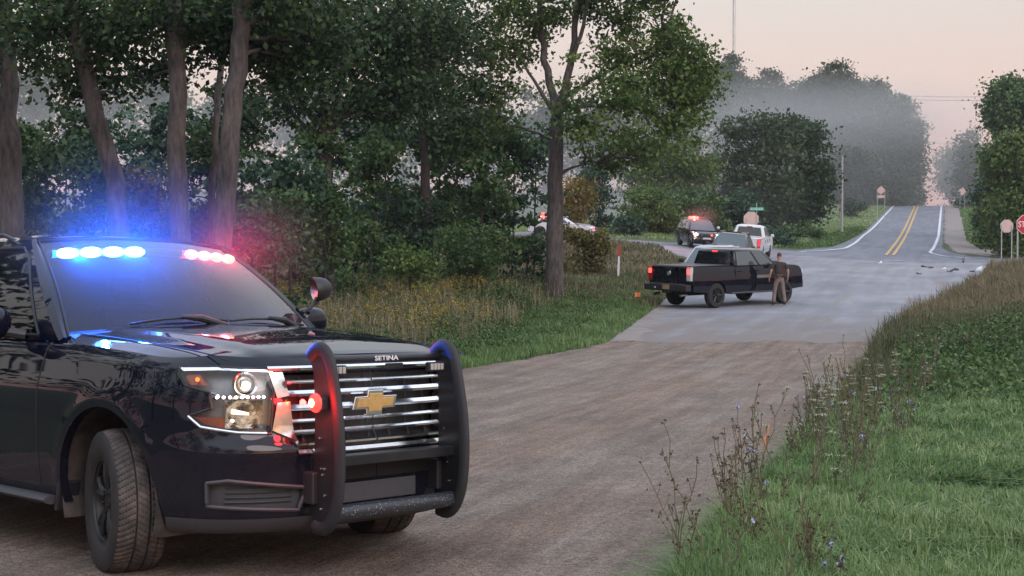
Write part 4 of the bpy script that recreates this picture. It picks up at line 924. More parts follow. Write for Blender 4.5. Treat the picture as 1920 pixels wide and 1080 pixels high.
# misty wood behind everything on the left
for k, (px, top, Y) in enumerate([(-60, 150, 190), (60, 120, 205), (180, 160, 195), (300, 130, 210), (420, 165, 200), (540, 140, 195), (660, 170, 205), (780, 150, 190), (900, 175, 200), (1020, 160, 210), (1130, 180, 200), (1240, 150, 215), (1310, 120, 225)]):
    b_ = at(px, Y); gy = YH-(b_[2]-CZ)/Y*FPX; bl = [B(px+rng.uniform(-30, 30), top+45+rng.uniform(-15, 40), 50, 48, Y, dY=rng.uniform(-3, 3)) for _ in range(4)]+[B(px, (top+gy)/2+40, 62, (gy-top)*.4, Y)]
    tree('faint misty tree far behind the roadside thicket', b_, [b_, wp(px, top+90, Y), wp(px, top+40, Y)], .3, bl, 110, 40, .75, L_far, M_bk2, nbr=8, spread=1.1, group='misty trees beyond the left field')

# trees at our back, on the near side of the gravel road: the dark shapes mirrored in the patrol vehicle
for k, (x, y, h_) in enumerate([(-14.5, 15, 12), (-16, 20, 12), (-15.5, 9.5, 12), (-18, 4, 13), (-19, -3, 12), (-17, -10, 12), (-11, -17, 11), (-4, -21, 12), (5, -22, 10)]):
    b_ = np.array([x, y, G1(x, y)]); bl = [(b_+[rng.uniform(-1.5, 1.5), rng.uniform(-1.5, 1.5), h_*f], (2.8, 2.8, h_*.17)) for f in (.2, .35, .5, .65, .8, .9)]
    tree('broadleaf tree behind the camera, out of the picture', b_, [b_, b_+[.1, 0, h_*.4], b_+[.3, .1, h_*.8]], .22, bl, 120, 36, .3, L_dk, nbr=10, spread=.55, group='trees behind the camera')

# ------------------------------------------------------------------ grass
def blades(name, X, Y, h, w_, mat, lean=.45, var=None, seed=True, parent=None, kind='stuff', z=None, ang=None):
    n = len(X); Z = g(X, Y)-.01 if z is None else z; a = rng.uniform(0, 2*np.pi, n) if ang is None else ang; dx, dy = np.cos(a), np.sin(a); le = np.abs(rng.normal(0, lean, n))*h
    wx_, wy_ = -dy*w_/2, dx*w_/2
    b0 = np.stack([X, Y, Z], 1); side = np.stack([wx_, wy_, 0*wx_], 1)
    m1 = b0+np.stack([dx*le*.3, dy*le*.3, h*.55], 1); tp = b0+np.stack([dx*le, dy*le, h*(1-.25*np.clip(le/h, 0, 1.5))], 1)
    P = np.stack([b0-side, b0+side, m1+side*.8, m1-side*.8, tp+side*.12, tp-side*.12], 1)
    i = np.arange(n)*6; F = np.stack([np.stack([i, i+1, i+2, i+3], 1), np.stack([i+3, i+2, i+4, i+5], 1)], 1).reshape(-1, 4)
    v = rng.uniform(0, 1, n) if var is None else var
    o = npmesh(name, P.reshape(-1, 3), F, mat, parent, attr=np.repeat(v, 6))
    return tag(o, kind=kind) if kind else o
G_gr = leafmat('grass_blade', (.065, .12, .038), (.15, .245, .08), (.34, .40, .20), .3)
G_dk = leafmat('deep_grass_blade', (.028, .055, .020), (.05, .095, .032), (.10, .15, .055), .2)
G_st = leafmat('straw_blade', (.13, .105, .06), (.24, .19, .12), (.36, .30, .20), .2)
G_mx = leafmat('mixed_grass_blade', (.045, .07, .028), (.12, .115, .055), (.25, .19, .12), .2)
def scatter(n, xr, y0, y1, p=1.0):
    """n points between Y distances, denser near the camera (uniform in 1/Y^p)"""
    u_ = rng.uniform(0, 1, n); Y = 1/(1/y0**p+(1/y1**p-1/y0**p)*u_)**(1/p); lo, hi = xr(Y); return rng.uniform(0, 1, n)*(hi-lo)+lo, Y
def clump(X, Y, s, seed): return nz(X, Y, s, seed)
# mown lawn on the right
X, Y = scatter(250000, lambda Y: (np.interp(Y, *GR)-.1, .385*Y+1.2), 5.9, 27, 1.5)
k = ~((((X-3.95)/1.0)**2+((Y-10.1)/.5)**2 < 1)&(rng.uniform(size=len(X)) < .88)); k &= clump(X, Y, 2.2, 4) > -.82+.25*rng.uniform(size=len(X)); X, Y = X[k], Y[k]
edge = sst(0, 1.0, X-np.interp(Y, *GR)); hc = .085+.06*(clump(X, Y, 1.6, 1)+1)/2+.035*(1-edge)
h = hc*rng.uniform(.5, 1.5, len(X)); w_ = (.0045+.00075*Y)*rng.uniform(.7, 1.5, len(X))
v = np.clip(.45+.22*clump(X, Y, .8, 3)+.12*clump(X, Y, 3.1, 7)+rng.normal(0, .2, len(X)), 0, 1)
tag(blades('lawn_grass', X, Y, h, w_, G_gr, 1.2, v), 'short green grass covering the bank on the right', 'grass')
# coarser tufts whose blades arch outwards
cx_, cy_ = scatter(15000, lambda Y: (np.interp(Y, *GR)+.05, .385*Y+1.2), 5.9, 24, 1.5); k = ~(((cx_-3.95)/1.0)**2+((cy_-10.1)/.5)**2 < 1); k &= rng.uniform(size=len(cx_)) < .35+.6*(clump(cx_, cy_, 1.1, 5) > 0); cx_, cy_ = cx_[k], cy_[k]
q_ = 14; a = rng.uniform(0, 6.283, (len(cx_), q_)); r_ = np.abs(rng.normal(0, .022, a.shape)); X, Y = (cx_[:, None]+r_*np.cos(a)).ravel(), (cy_[:, None]+r_*np.sin(a)).ravel(); hs = np.repeat(rng.uniform(.09, .19, len(cx_)), q_)*rng.uniform(.6, 1.2, len(X))
vt_ = np.clip(np.repeat(rng.uniform(.15, .95, len(cx_)), q_)+rng.normal(0, .1, len(X)), 0, 1)
tag(blades('grass_tufts', X, Y, hs, (.006+.0008*Y)*rng.uniform(.7, 1.5, len(X)), G_gr, 1.1, vt_, ang=a.ravel()), 'coarse arching grass tufts scattered through the lawn on the right', 'grass')
X, Y = scatter(42000, lambda Y: (np.interp(Y, np.r_[GR[0], 44, 61], np.r_[GR[1], 12.9, 20.7])+.5, .385*Y+2), 14, 40, .8); k = rng.uniform(size=len(X)) < sst(15, 25, Y+3*clump(X, Y, .8, 3)); X, Y = X[k], Y[k]; z_ = g(X, Y)+rng.uniform(.03, .42, len(X))*(.5+.5*sst(19, 27, Y))
tag(leaves('bank_weed_leaves', np.stack([X, Y, z_], 1), .085, L_md, None), 'leafy green weeds on the bank right of the apron', 'weeds', kind='stuff')
# broad leaves among it
X, Y = scatter(26000, lambda Y: (np.interp(Y, *GR)+.1, .385*Y+1), 5.4, 20, 1.4); k = clump(X, Y, 1.3, 8) > -.1; X, Y = X[k], Y[k]
lv = leaves('clover_leaves', np.stack([X, Y, g(X, Y)+rng.uniform(.02, .11, len(X))], 1), .042, leafmat('clover_leaf', (.03, .075, .025), (.06, .13, .04), (.10, .19, .065)), None); tag(lv, 'low clover and dandelion leaves in the lawn on the right', 'ground cover', kind='stuff')
# rough bank on the right, straw above, green below
X, Y = scatter(90000, lambda Y: (np.interp(Y, np.r_[GR[0], 44, 61, 75], np.r_[GR[1], 12.9, 20.7, 26]), .385*Y+2.5), 17, 76, .6)
xe = X-np.interp(Y, np.r_[GR[0], 44, 61, 75], np.r_[GR[1], 12.9, 20.7, 26]); tall = sst(19, 36, Y+.25*xe+4*clump(X, Y, .35, 5))+.6*np.exp(-xe/1.3)*sst(14, 22, Y); k = rng.uniform(size=len(X)) < .15+tall; X, Y, xe, tall = X[k], Y[k], xe[k], tall[k]
h = (.10+.5*np.clip(tall, 0, 1)*(.75+.35*clump(X, Y, .5, 2)))*rng.uniform(.5, 1.4, len(X)); top = sst(27, 40, Y+5*clump(X, Y, .4, 6))
v = np.clip(.28+.5*top+rng.normal(0, .2, len(X)), 0, 1)
tag(blades('bank_grass', X, Y, h, (.004+.0005*Y)*rng.uniform(.7, 1.3, len(X)), G_mx, .55, v), 'rough browning grass on the bank right of the apron', 'grass')
# left verge: short green at the edge, tall mixed weeds behind
LE = lambda Y: np.interp(Y, np.r_[-14, 0, 8, 24.5, 31.3, 40, 48, 60, 72, 80], np.r_[-12.9, -8.6, -6.05, -.9, 2.0, 3.5, 5.0, 7.0, 9.2, 9.0])
X, Y = scatter(150000, lambda Y: (LE(Y)-6, LE(Y)+.12), 14, 58, .6); de = LE(Y)-X
h = (.10+.08*(clump(X, Y, 1.2, 3)+1))*rng.uniform(.5, 1.5, len(X))*(1-.3*(de < .3)); v = np.clip(.4+.2*clump(X, Y, .7, 5)+rng.normal(0, .2, len(X)), 0, 1)
tag(blades('verge_grass', X, Y, h, (.004+.0005*Y)*rng.uniform(.7, 1.3, len(X)), G_gr, .5, v), 'green grass along the left edge of the gravel road', 'grass')
X, Y = scatter(190000, lambda Y: (LE(Y)-14, LE(Y)-1.1), 14, 54, .6); de = LE(Y)-X
hh_ = .16+.36*sst(1.6, 5.0, de); h = hh_*(.8+.3*clump(X, Y, .8, 2))*rng.uniform(.45, 1.35, len(X)); dry = .5+.5*clump(X, Y, .45, 9)
v = np.clip(.10+.45*dry+rng.normal(0, .22, len(X)), 0, 1)
tag(blades('tall_weeds', X, Y, h, (.004+.0005*Y)*rng.uniform(.7, 1.4, len(X)), G_mx, .28, v), 'tall mixed weeds and seeding grass before the thicket', 'weeds')
X, Y = scatter(11000, lambda Y: (LE(Y)-10, LE(Y)-2.6), 24, 48, .5)
k = clump(X, Y, .6, 11) > .0; X, Y = X[k], Y[k]; h = rng.uniform(.45, .95, len(X)); tag(blades('dry_stalks', X, Y, h, .0045+.0004*Y, G_st, .2, rng.uniform(.2, 1, len(X))), 'dry straw coloured grass stalks standing above the weeds', 'weeds')
hd = np.stack([X, Y, g(X, Y)+h*.98], 1); k = rng.uniform(size=len(X)) < .5
o_ = leaves('seed_heads', (hd[k][:, None]+rng.normal(size=(k.sum(), 3, 3))*[.015, .015, .05]).reshape(-1, 3), .06, G_st, None, asp=.35); tag(o_, 'pale seed heads on the dry grass stalks', 'weeds', kind='stuff')
X, Y = scatter(2600, lambda Y: (LE(Y)-9, LE(Y)-2.8), 24, 42, .6); k = clump(X, Y, .9, 12) > .15; X, Y = X[k], Y[k]
C = (np.stack([X, Y, g(X, Y)+rng.uniform(.55, .95, len(X))], 1)[:, None]+rng.normal(size=(len(X), 9, 3))*[.04, .04, .05]).reshape(-1, 3)
tag(leaves('goldenrod', C, .035, leafmat('goldenrod_flower', (.28, .19, .02), (.42, .30, .03), (.50, .38, .06)), None), 'yellow goldenrod flowers among the weeds on the left', 'wildflowers', kind='stuff')
# broad weed leaves
X, Y = scatter(110000, lambda Y: (LE(Y)-12, LE(Y)-.9), 15, 50, .6); de = LE(Y)-X; z_ = g(X, Y)+rng.uniform(.03, .25, len(X))+.28*sst(1.6, 3.8, de)*rng.uniform(0, 1.5, len(X))
tag(leaves('weed_leaves', np.stack([X, Y, z_], 1), .075, L_md, None), 'leafy green weeds filling the left verge', 'weeds', kind='stuff')
# meadow between the apron and the cross road
X, Y = scatter(70000, lambda Y: (LE(Y)-26, LE(Y)+.1), 46, 92, .4); k = (Y+.314*X < 90.5); X, Y = X[k], Y[k]
h = (.12+.2*(clump(X, Y, .35, 4)+1)/2)*rng.uniform(.5, 1.5, len(X)); v = np.clip(.55+.3*clump(X, Y, .25, 3)+rng.normal(0, .2, len(X)), 0, 1)
tag(blades('meadow_grass', X, Y, h, (.0010*Y)*rng.uniform(.7, 1.3, len(X)), G_mx, .5, v), 'pale rough meadow between the gravel road and the cross road', 'grass')
# slopes either side of the highway, mown
X, Y = scatter(46000, lambda Y: (np.interp(Y, *BL)-26, np.interp(Y, *BL)+.1), 101, 210, .3); h = .16*rng.uniform(.5, 1.5, len(X)); de = np.interp(Y, *BL)-X
tag(blades('slope_grass', X, Y, h, .0013*Y*rng.uniform(.7, 1.3, len(X)), G_gr, .5, np.clip(.75-.55*(de < 2.4)*(Y < 150)+rng.normal(0, .18, len(X)), 0, 1)), 'mown green slope left of the highway', 'grass')
X, Y = scatter(30000, lambda Y: (np.interp(Y, [94, 97, 104, 112, 125, 258], [41.5, 40.0, 38.2, 38.0, 41.2, 82.6])-.2, .43*Y), 96, 210, .3); h = .25*rng.uniform(.5, 1.5, len(X))
tag(blades('right_verge_grass', X, Y, h, .0013*Y*rng.uniform(.7, 1.3, len(X)), G_gr, .5, np.clip(.35+rng.normal(0, .2, len(X)), 0, 1)), 'green verge right of the highway', 'grass')

# loose stones on the gravel
X, Y = scatter(9000, lambda Y: (np.interp(Y, *GL)+.1, np.interp(Y, *GR)-.05), 5.4, 28, 1.3); n_ = len(X); r_ = rng.uniform(.004, .013, n_)*(1+.3*(rng.uniform(size=n_) < .05)); oc = np.array([(1, 0, 0), (0, 1, 0), (-1, 0, 0), (0, -1, 0), (0, 0, .7), (0, 0, -.5)])
V = (np.stack([X, Y, g(X, Y)+.002], 1)[:, None]+oc[None]*r_[:, None, None]*rng.uniform(.6, 1.4, (n_, 6, 1))).reshape(-1, 3); f = np.array([(0, 1, 4), (1, 2, 4), (2, 3, 4), (3, 0, 4), (1, 0, 5), (2, 1, 5), (3, 2, 5), (0, 3, 5)])
tag(npmesh('loose_gravel', V, (np.arange(n_)[:, None, None]*6+f[None]).reshape(-1, 3), pm('pebbles', (.12, .105, .10), .9, var=(.30, .26, .24), vs=5)), 'loose pebbles scattered on the gravel road', 'gravel', kind='stuff')

# weeds along the right edge of the gravel: individual plants
M_stem = pm('weed_stem', (.10, .10, .055), .8, var=(.17, .13, .09), vs=9)
F_blu = pm('chicory_flower', (.42, .45, .72), .7); F_wht = pm('umbel_flower', (.34, .36, .24), .8, var=(.46, .46, .36), vs=30); M_seed = pm('brown_seed', (.05, .035, .025), .9)
def weed(px, Y, hpx, kind_, lab, grp):
    x = wx(px, Y); b_ = np.array([x, Y, G1(x, Y)]); H = hpx*Y/FPX; p = empty('weed_plant', tuple(b_), (0, 0, 0), lab, 'wild plant', grp)
    mb = MB(); tips = []; sd = []
    for q in range(rng.integers(2, 5) if kind_ != 'spike' else 1):
        d = rng.normal(size=2)*.13*H; hh2 = H*rng.uniform(.7, 1); a = np.array([rng.normal()*.02, rng.normal()*.02, -.02]); P = [a, a+[d[0]*.3, d[1]*.3, hh2*.5], [d[0], d[1], hh2]]
        Q = taper(P, .0032+.0002*Y, .0012+.00012*Y, mb, 5, .012); tips.append(Q[-1])
        for j in range(rng.integers(3, 7)):
            t = rng.uniform(.35, .95); s_ = Q[int(t*(len(Q)-1))]; L = H*rng.uniform(.08, .22)*(1.2-t); dd = rng.normal(size=3); dd[2] = abs(dd[2])+.6; dd /= np.linalg.norm(dd)
            R2 = taper([s_, s_+dd*L*.5+[0, 0, .01], s_+dd*L+[0, 0, .02]], .0016+.00012*Y, .0009+.0001*Y, mb, 4, .01); tips.append(R2[-1])
        for j in range(8): sd.append(Q[rng.integers(len(Q)//3, len(Q))]+rng.normal(size=3)*.008)
    mb.build('stem', M_stem, p, fix=False)
    tips = np.array(tips)
    if kind_ == 'chicory':
        C = tips[rng.uniform(size=len(tips)) < .16]
        if len(C): o_ = leaves('blossoms', (C[:, None]+rng.normal(size=(len(C), 7, 3))*.008).reshape(-1, 3), .022, F_blu, p)
    if kind_ == 'umbel':
        C = tips[:max(2, len(tips)//3)]; a = rng.uniform(0, 6.28, (len(C), 40)); r_ = np.sqrt(rng.uniform(0, 1, (len(C), 40)))*.038
        leaves('blossoms', (C[:, None]+np.stack([r_*np.cos(a), r_*np.sin(a), .012-.15*r_*r_/.04+rng.normal(size=a.shape)*.003], -1)).reshape(-1, 3), .014, F_wht, p)
    fo = leaves('foliage', np.r_[np.array(sd)*[1, 1, .8]+rng.normal(size=(len(sd), 3))*.02, (tips[:, None]+rng.normal(size=(len(tips), 5, 3))*.006).reshape(-1, 3)], .020, L_br if kind_ != 'umbel' else L_md, p)
for i in range(84):
    Y = rng.uniform(6.2, 21.5); ed = np.interp(Y, *GR); X_ = ed+rng.uniform(-.2, .75)*(.5+Y/18); px = 960+X_/Y*FPX
    kd = rng.choice(['chicory', 'dry', 'umbel'] if Y > 9 else ['dry', 'dry', 'chicory'], p=[.35, .3, .35] if Y > 9 else [.5, .3, .2])
    weed(px, Y, rng.uniform(.25, .85)*FPX/Y, kd, {'chicory': 'thin branching chicory with pale blue flowers at the right gravel edge', 'dry': 'dry brown seeding weed stem at the right gravel edge', 'umbel': 'wild carrot with flat pale flower heads at the right gravel edge'}[kd], 'wild plants along the right gravel edge: '+{'chicory': 'chicory', 'dry': 'dry stems', 'umbel': 'wild carrot'}[kd])
weed(1590, 16.5, 165, 'spike', 'tallest single dark weed spike, reaching up in front of the paved apron', None)

# ================================================================== other vehicles
M_win = pm('dark_window_glass', (.012, .015, .02), .04, coat=1); M_winl = pm('painted_sky_window_glass', (.05, .065, .075), .05, coat=1)  # second glass is paler, with sky reflection put into its colour
M_tyr = pm('far_tyre', (.016, .016, .017), .85, var=(.03, .028, .027), vs=6)
M_sil = paint('silver_car_paint', (.36, .38, .42)); M_whi = paint('white_car_paint', (.62, .63, .66)); M_gry = paint('dark_grey_car_paint', (.035, .04, .045)); M_bl2 = paint('blue_black_car_paint', (.012, .012, .02))
E_tail = emit('lit_tail_lamp', (1, .05, .04), 5); E_tail2 = emit('dim_tail_lamp', (1, .04, .06), 1.6); E_head = emit('lit_head_lamp', (1, .96, .92), 14); E_bar = emit('lit_red_roof_bar', (1, .06, .05), 10); E_pt = emit('lit_red_point', (1, .04, .03), 9)
M_red = pm('red_lens', (.35, .02, .02), .2); M_clr = pm('clear_lamp_lens', (.55, .55, .57), .15)
def place(x, y, yaw, wb, tr=1.7):
    c, s_ = math.cos(yaw), math.sin(yaw)
    p = [(x+c*a-s_*b_, y+s_*a+c*b_) for a, b_ in ((0, tr/2), (0, -tr/2), (-wb, tr/2), (-wb, -tr/2))]; z = [G1(*q)+.02 for q in p]
    pit = -math.atan(((z[0]+z[1])-(z[2]+z[3]))/2/wb); rol = math.atan(((z[0]+z[2])-(z[1]+z[3]))/2/tr)
    return (x, y, (z[0]+z[1])/2), (rol, pit, yaw)
def arcpts(cx, r, z0, zl, n=12):
    a0 = math.asin(max(-1, min(1, (zl-z0)/r))); return [(cx+r*math.cos(a), z0+r*math.sin(a)) for a in np.linspace(a0, np.pi-a0, n)]
def car(name, label, cat, x, y, yaw, S_, group=None):
    loc, rot = place(x, y, yaw, S_['wb']); t = empty(name, loc, rot, label, cat, group)
    wb, R_, zl, W_ = S_['wb'], S_['R'], S_['sill'], S_['W']
    # lower body outline: front bottom -> arch -> arch -> rear bottom -> top outline back to the front
    prof = [(S_['xf'], zl+.05)]+arcpts(0, R_+.07, R_, zl)+arcpts(-wb, R_+.07, R_, zl)+[(S_['xr'], zl+.08)]+S_['top']
    n = len(prof); mb = MB(); V = []; ys = [(-W_, .0), (-W_*.6, 1), (W_*.6, 1), (W_, .0)]
    nose = lambda p, yy: (p[0]-(.10*(abs(yy)/W_)**4 if p[0] > .3 else (-.05*(abs(yy)/W_)**4 if p[0] < -wb-.3 else 0)), yy*(1-.075*((p[1]-.82)/.55)**2), p[1])
    yy = np.r_[-W_, -W_*.9, -W_*.6, 0, W_*.6, W_*.9, W_]
    for a in yy: V += [nose(p, a) for p in prof]
    F = [(k*n+i, k*n+(i+1) % n, (k+1)*n+(i+1) % n, (k+1)*n+i) for k in range(len(yy)-1) for i in range(n)]
    mb.add(V, F)
    V2, F2 = fill2d(prof, [], .09)
    for a in (-W_, W_): mb.add([nose(p, a) for p in V2], F2.tolist())
    body = mb.build('body', S_['paint'], t, smooth=True)
    # cabin
    c = S_['cab']; xb0, xb1, xt0, xt1, zb, zt, wb_, wt = c; q = lambda x_, y_, z_: (x_, y_, z_)
    base = [q(xb0, wb_, zb), q(xb1, wb_, zb), q(xb1, -wb_, zb), q(xb0, -wb_, zb)]; topv = [q(xt0, wt, zt), q(xt1, wt, zt), q(xt1, -wt, zt), q(xt0, -wt, zt)]
    mb = MB(); mid = [q(xt0-.25, wt*.7, zt+.05), q(xt1+.2, wt*.7, zt+.05), q(xt1+.2, -wt*.7, zt+.05), q(xt0-.25, -wt*.7, zt+.05)]
    mb.add(base+topv+mid, [(0, 1, 5, 4), (1, 2, 6, 5), (2, 3, 7, 6), (3, 0, 4, 7), (4, 5, 9, 8), (5, 6, 10, 9), (6, 7, 11, 10), (7, 4, 8, 11), (8, 9, 10, 11), (3, 2, 1, 0)])
    cab = mb.build('cabin', S_['paint'], t, smooth=True, bevel=.07)
    def pane(nm, a, b_, c_, d, u0, u1, v0, v1, off, mt):
        a, b_, c_, d = map(lambda p: np.array(p, float), (a, b_, c_, d)); f = lambda u, v: (a*(1-u)+b_*u)*(1-v)+(d*(1-u)+c_*u)*v
        nn = np.cross(b_-a, d-a); nn /= np.linalg.norm(nn); ce = (a+b_+c_+d)/4-np.array([(xb0+xb1)/2, 0, zb]); nn *= np.sign(nn@ce)
        P = np.array([f(u0, v0), f(u1, v0), f(u1, v1), f(u0, v1)])+nn*off; P2 = P-nn*(off+.02)
        MB().add(np.r_[P, P2], [(0, 1, 2, 3), (4, 5, 1, 0), (5, 6, 2, 1), (6, 7, 3, 2), (7, 4, 0, 3)]).build(nm, mt, t, bevel=.004)
    g1 = S_.get('glass', M_win)
    pane('windscreen', base[0], base[3], topv[3], topv[0], .06, .94, .06, .92, .006, g1)
    pane('rear_window', base[2], base[1], topv[1], topv[2], .10, .90, .14, .88, .006, S_.get('rglass', g1))
    for sg, (i, j) in ((1, (0, 1)), (-1, (3, 2))):
        for (u0, u1) in S_['win']: pane('side_window', base[i], base[j], topv[j], topv[i], u0, u1, .10, .90, .006, S_.get('sglass', g1))
    # wheels
    for x_ in (0, -wb):
        for sg in (-1, 1):
            wh = empty('wheel', (x_, sg*(W_-.13), R_)); wh.parent = t
            MB().lathe([(R_*.62, .115), (R_*.93, .12), (R_, .085), (R_, -.085), (R_*.93, -.12), (R_*.62, -.115)], 40).build('tyre', M_tyr, wh, smooth=True)
            rm = MB().lathe([(R_*.63, sg*.11), (R_*.58, sg*.06), (R_*.2, sg*.05), (.0005, sg*.07)], 30)
            for k in range(6):
                a = k*np.pi/3; rm.tube([(R_*.1*math.cos(a), sg*.075, R_*.1*math.sin(a)), (R_*.58*math.cos(a), sg*.10, R_*.58*math.sin(a))], .028, 5)
            rm.build('rim', S_.get('rim', M_rim), wh, smooth=True)
    for sg in (-1, 1):
        MB().box((xb0-.42, sg*(W_+.13), zb+.10), (.11, .20, .17)).build('wing_mirror', S_.get('mir', M_pla), t, bevel=.04)
        for hx in S_.get('handles', ()): MB().box((hx, sg*(W_*.985+.012), zb-.13), (.17, .03, .035)).build('door_handle', S_.get('hm', S_['paint']), t, bevel=.008)
        for hx in S_.get('seams', ()): MB().box((hx, sg*(W_*.99), (zb+zl)/2+.05), (.008, .02, zb-zl-.2)).build('door_seam', M_dark, t)
    for b_ in S_.get('bits', ()):
        nm, c_, d_, mt = b_[:4]; MB().box(c_, d_).build(nm, mt, t, bevel=b_[4] if len(b_) > 4 else .012)
    return t
def lit(nm, loc, r, mt, parent, axis='x', sx_=1): return MB().lathe([(.0004, -.3*r), (.6*r, -.2*r), (r, 0), (.6*r, .35*r), (.0004, .5*r)], 16, axis, loc).build(nm, mt, parent, smooth='all')

# black pickup
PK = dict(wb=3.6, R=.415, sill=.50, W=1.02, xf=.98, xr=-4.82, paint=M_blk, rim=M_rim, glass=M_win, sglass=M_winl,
          top=[(-4.85, 1.0), (-4.84, 1.38), (-4.78, 1.40), (-2.72, 1.38), (-2.70, 1.35), (-.62, 1.37), (-.45, 1.38), (.1, 1.37), (.7, 1.35), (.90, 1.31), (1.0, 1.20), (1.04, 1.0), (1.05, .62)],
          cab=(-.30, -2.70, -1.12, -2.58, 1.34, 1.93, .98, .82), win=((.10, .42), (.47, .93)), handles=(-1.55, -2.4), seams=(-.72, -1.72, -2.66),
          bits=[('tailgate', (-4.87, 0, 1.12), (.05, 1.56, .58), M_blk, .02), ('tailgate_lip', (-4.86, 0, 1.395), (.10, 1.62, .03), M_pla), ('bed_cover', (-3.76, 0, 1.415), (2.0, 1.72, .03), M_pla),
                ('rear_bumper', (-4.98, 0, .70), (.26, 1.95, .22), M_pla, .03), ('bumper_step', (-5.0, 0, .82), (.22, 1.5, .02), M_gpl), ('hitch', (-5.0, 0, .56), (.18, .3, .1), M_pla), ('number_plate', (-5.118, -.06, .72), (.01, .32, .16), pm('number_plate_face', (.45, .34, .16), .5, var=(.2, .16, .1), vs=20), .003),
                ('running_board', (-1.75, 0, .47), (2.3, 2.12, .06), M_gpl, .02), ('front_bumper', (1.02, 0, .66), (.14, 1.9, .26), M_pla, .04), ('grille', (1.0, 0, .98), (.06, 1.1, .26), M_dark, .02),
                ('underbody', (-2.3, 0, .52), (4.4, .9, .22), M_dark, .03), ('tailgate_handle', (-4.90, 0, 1.33), (.02, .30, .06), M_pla)])
ROT = rad(40)
tk = car('pickup_truck', 'black crew-cab pickup with lit tail lights that the officer is standing beside', 'pickup truck', 9.05, 50.0, ROT, PK)
for sg in (-1, 1):
    l_ = MB().box((-4.83, sg*.885, 1.16), (.13, .20, .46)).build('tail_light', M_clr if sg < 0 else M_red, tk, bevel=.02)
    MB().box((-4.885, sg*.885, 1.24), (.04, .15, .17)).build('lit_lamp', E_tail, l_, bevel=.02)
    MB().box((.93, sg*.82, 1.10), (.20, .32, .17)).build('headlight', M_clr, tk, bevel=.03); MB().box((-1.78, sg*1.0, 1.62), (.09, .04, .5)).build('door_pillar', M_pla, tk, bevel=.01) if False else None
    MB().tube([(-4.7, sg*.62, .46), (-5.0, sg*.62, .45)], .05, 10).build('exhaust_tip', M_chd, tk, smooth=True)
    MB().box((-1.2, sg*1.03, 1.0), (.75, .006, .10)).build('door_badge', pm('grey_badge', (.38, .38, .38), .3, .6), tk)
MB().box((-2.60, 0, 1.87), (.07, .22, .05)).build('brake_light', E_tail2, tk, bevel=.01)
mb = MB(); mb.tube([(-4.905, -.055, 1.25), (-4.905, -.09, 1.19), (-4.905, -.05, 1.12), (-4.905, -.085, 1.17), (-4.905, -.035, 1.22), (-4.905, 0, 1.23), (-4.905, .035, 1.22), (-4.905, .085, 1.17), (-4.905, .05, 1.12), (-4.905, .09, 1.19), (-4.905, .055, 1.25)], .013, 6)
mb.tube([(-4.905, 0, 1.24), (-4.905, 0, 1.10)], [.035, .018], 8); mb.build('badge', M_chr, tk, smooth=True)
MB().lathe([(.0004, -.03), (.028, -.02), (.03, 0), (.0004, .03)], 12, 'x', (-5.13, .42, .69)).build('bumper_sensor', M_clr, tk, smooth=True)
lamp('tail_glow', (-5.05, -.885, 1.24), .35, (1, .03, .02), .04, tk); lamp('tail_glow', (-5.05, .885, 1.24), .3, (1, .03, .02), .04, tk)

SUVT = [(-4.0, .62), (-4.02, 1.0), (-3.9, 1.12), (-.6, 1.06), (-.3, 1.06), (.3, 1.0), (.75, .92), (.88, .78), (.9, .5)]
def suvspec(p, **k):
    d = dict(wb=2.9, R=.37, sill=.32, W=.97, xf=.88, xr=-3.98, paint=p, top=SUVT, cab=(-.32, -3.92, -1.15, -3.55, 1.06, 1.72, .93, .66), win=((.13, .40), (.43, .70), (.73, .95)), handles=(-1.6, -2.6), seams=(-.7, -1.72, -2.7),
             bits=[('front_bumper', (.87, 0, .50), (.14, 1.8, .26), p, .05), ('grille', (.90, 0, .80), (.06, 1.0, .16), M_dark, .02), ('underbody', (-1.5, 0, .36), (3.6, 1.2, .2), M_dark, .03)]); d.update(k); return d
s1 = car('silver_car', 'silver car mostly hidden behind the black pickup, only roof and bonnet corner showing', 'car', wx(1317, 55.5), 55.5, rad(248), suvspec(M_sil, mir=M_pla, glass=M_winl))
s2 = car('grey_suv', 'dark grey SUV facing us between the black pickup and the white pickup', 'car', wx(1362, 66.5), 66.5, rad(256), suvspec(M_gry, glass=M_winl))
for o_ in (s1, s2):
    for sg in (-1, 1): MB().box((.80, sg*.70, .83), (.16, .36, .12)).build('headlight', M_clr, o_, bevel=.03)
for sg in (-1, 1): MB().tube([(-1.3, sg*.60, 1.79), (-3.4, sg*.60, 1.79)], .02, 6).build('roof_rail', M_chd, s2)
WP = dict(PK, paint=M_whi, rim=M_rim, glass=M_win, sglass=M_win, hm=M_whi, mir=M_whi, W=1.0, R=.39, sill=.45, top=[(a, b_-.06) for a, b_ in PK['top']], cab=(-.35, -2.70, -1.22, -2.55, 1.27, 1.93, .96, .76),
          bits=[('tailgate', (-4.87, 0, 1.06), (.05, 1.50, .56), M_whi, .02), ('rear_bumper', (-4.95, 0, .62), (.22, 1.9, .2), M_chd, .03), ('underbody', (-2.3, 0, .45), (4.4, .9, .2), M_dark, .03), ('number_plate', (-5.065, 0, .66), (.01, .32, .15), M_clr, .003)])
wq = car('white_pickup_truck', 'white pickup seen from behind, waiting at the junction under the stop sign back', 'pickup truck', wx(1394, 78)+1.3, 82.5, rad(73), WP)
for sg in (-1, 1):
    l_ = MB().box((-4.83, sg*.87, 1.08), (.12, .17, .50)).build('tail_light', M_red, wq, bevel=.03); MB().box((-4.885, sg*.87, 1.10), (.03, .12, .40)).build('lit_lamp', E_tail2, l_, bevel=.03)
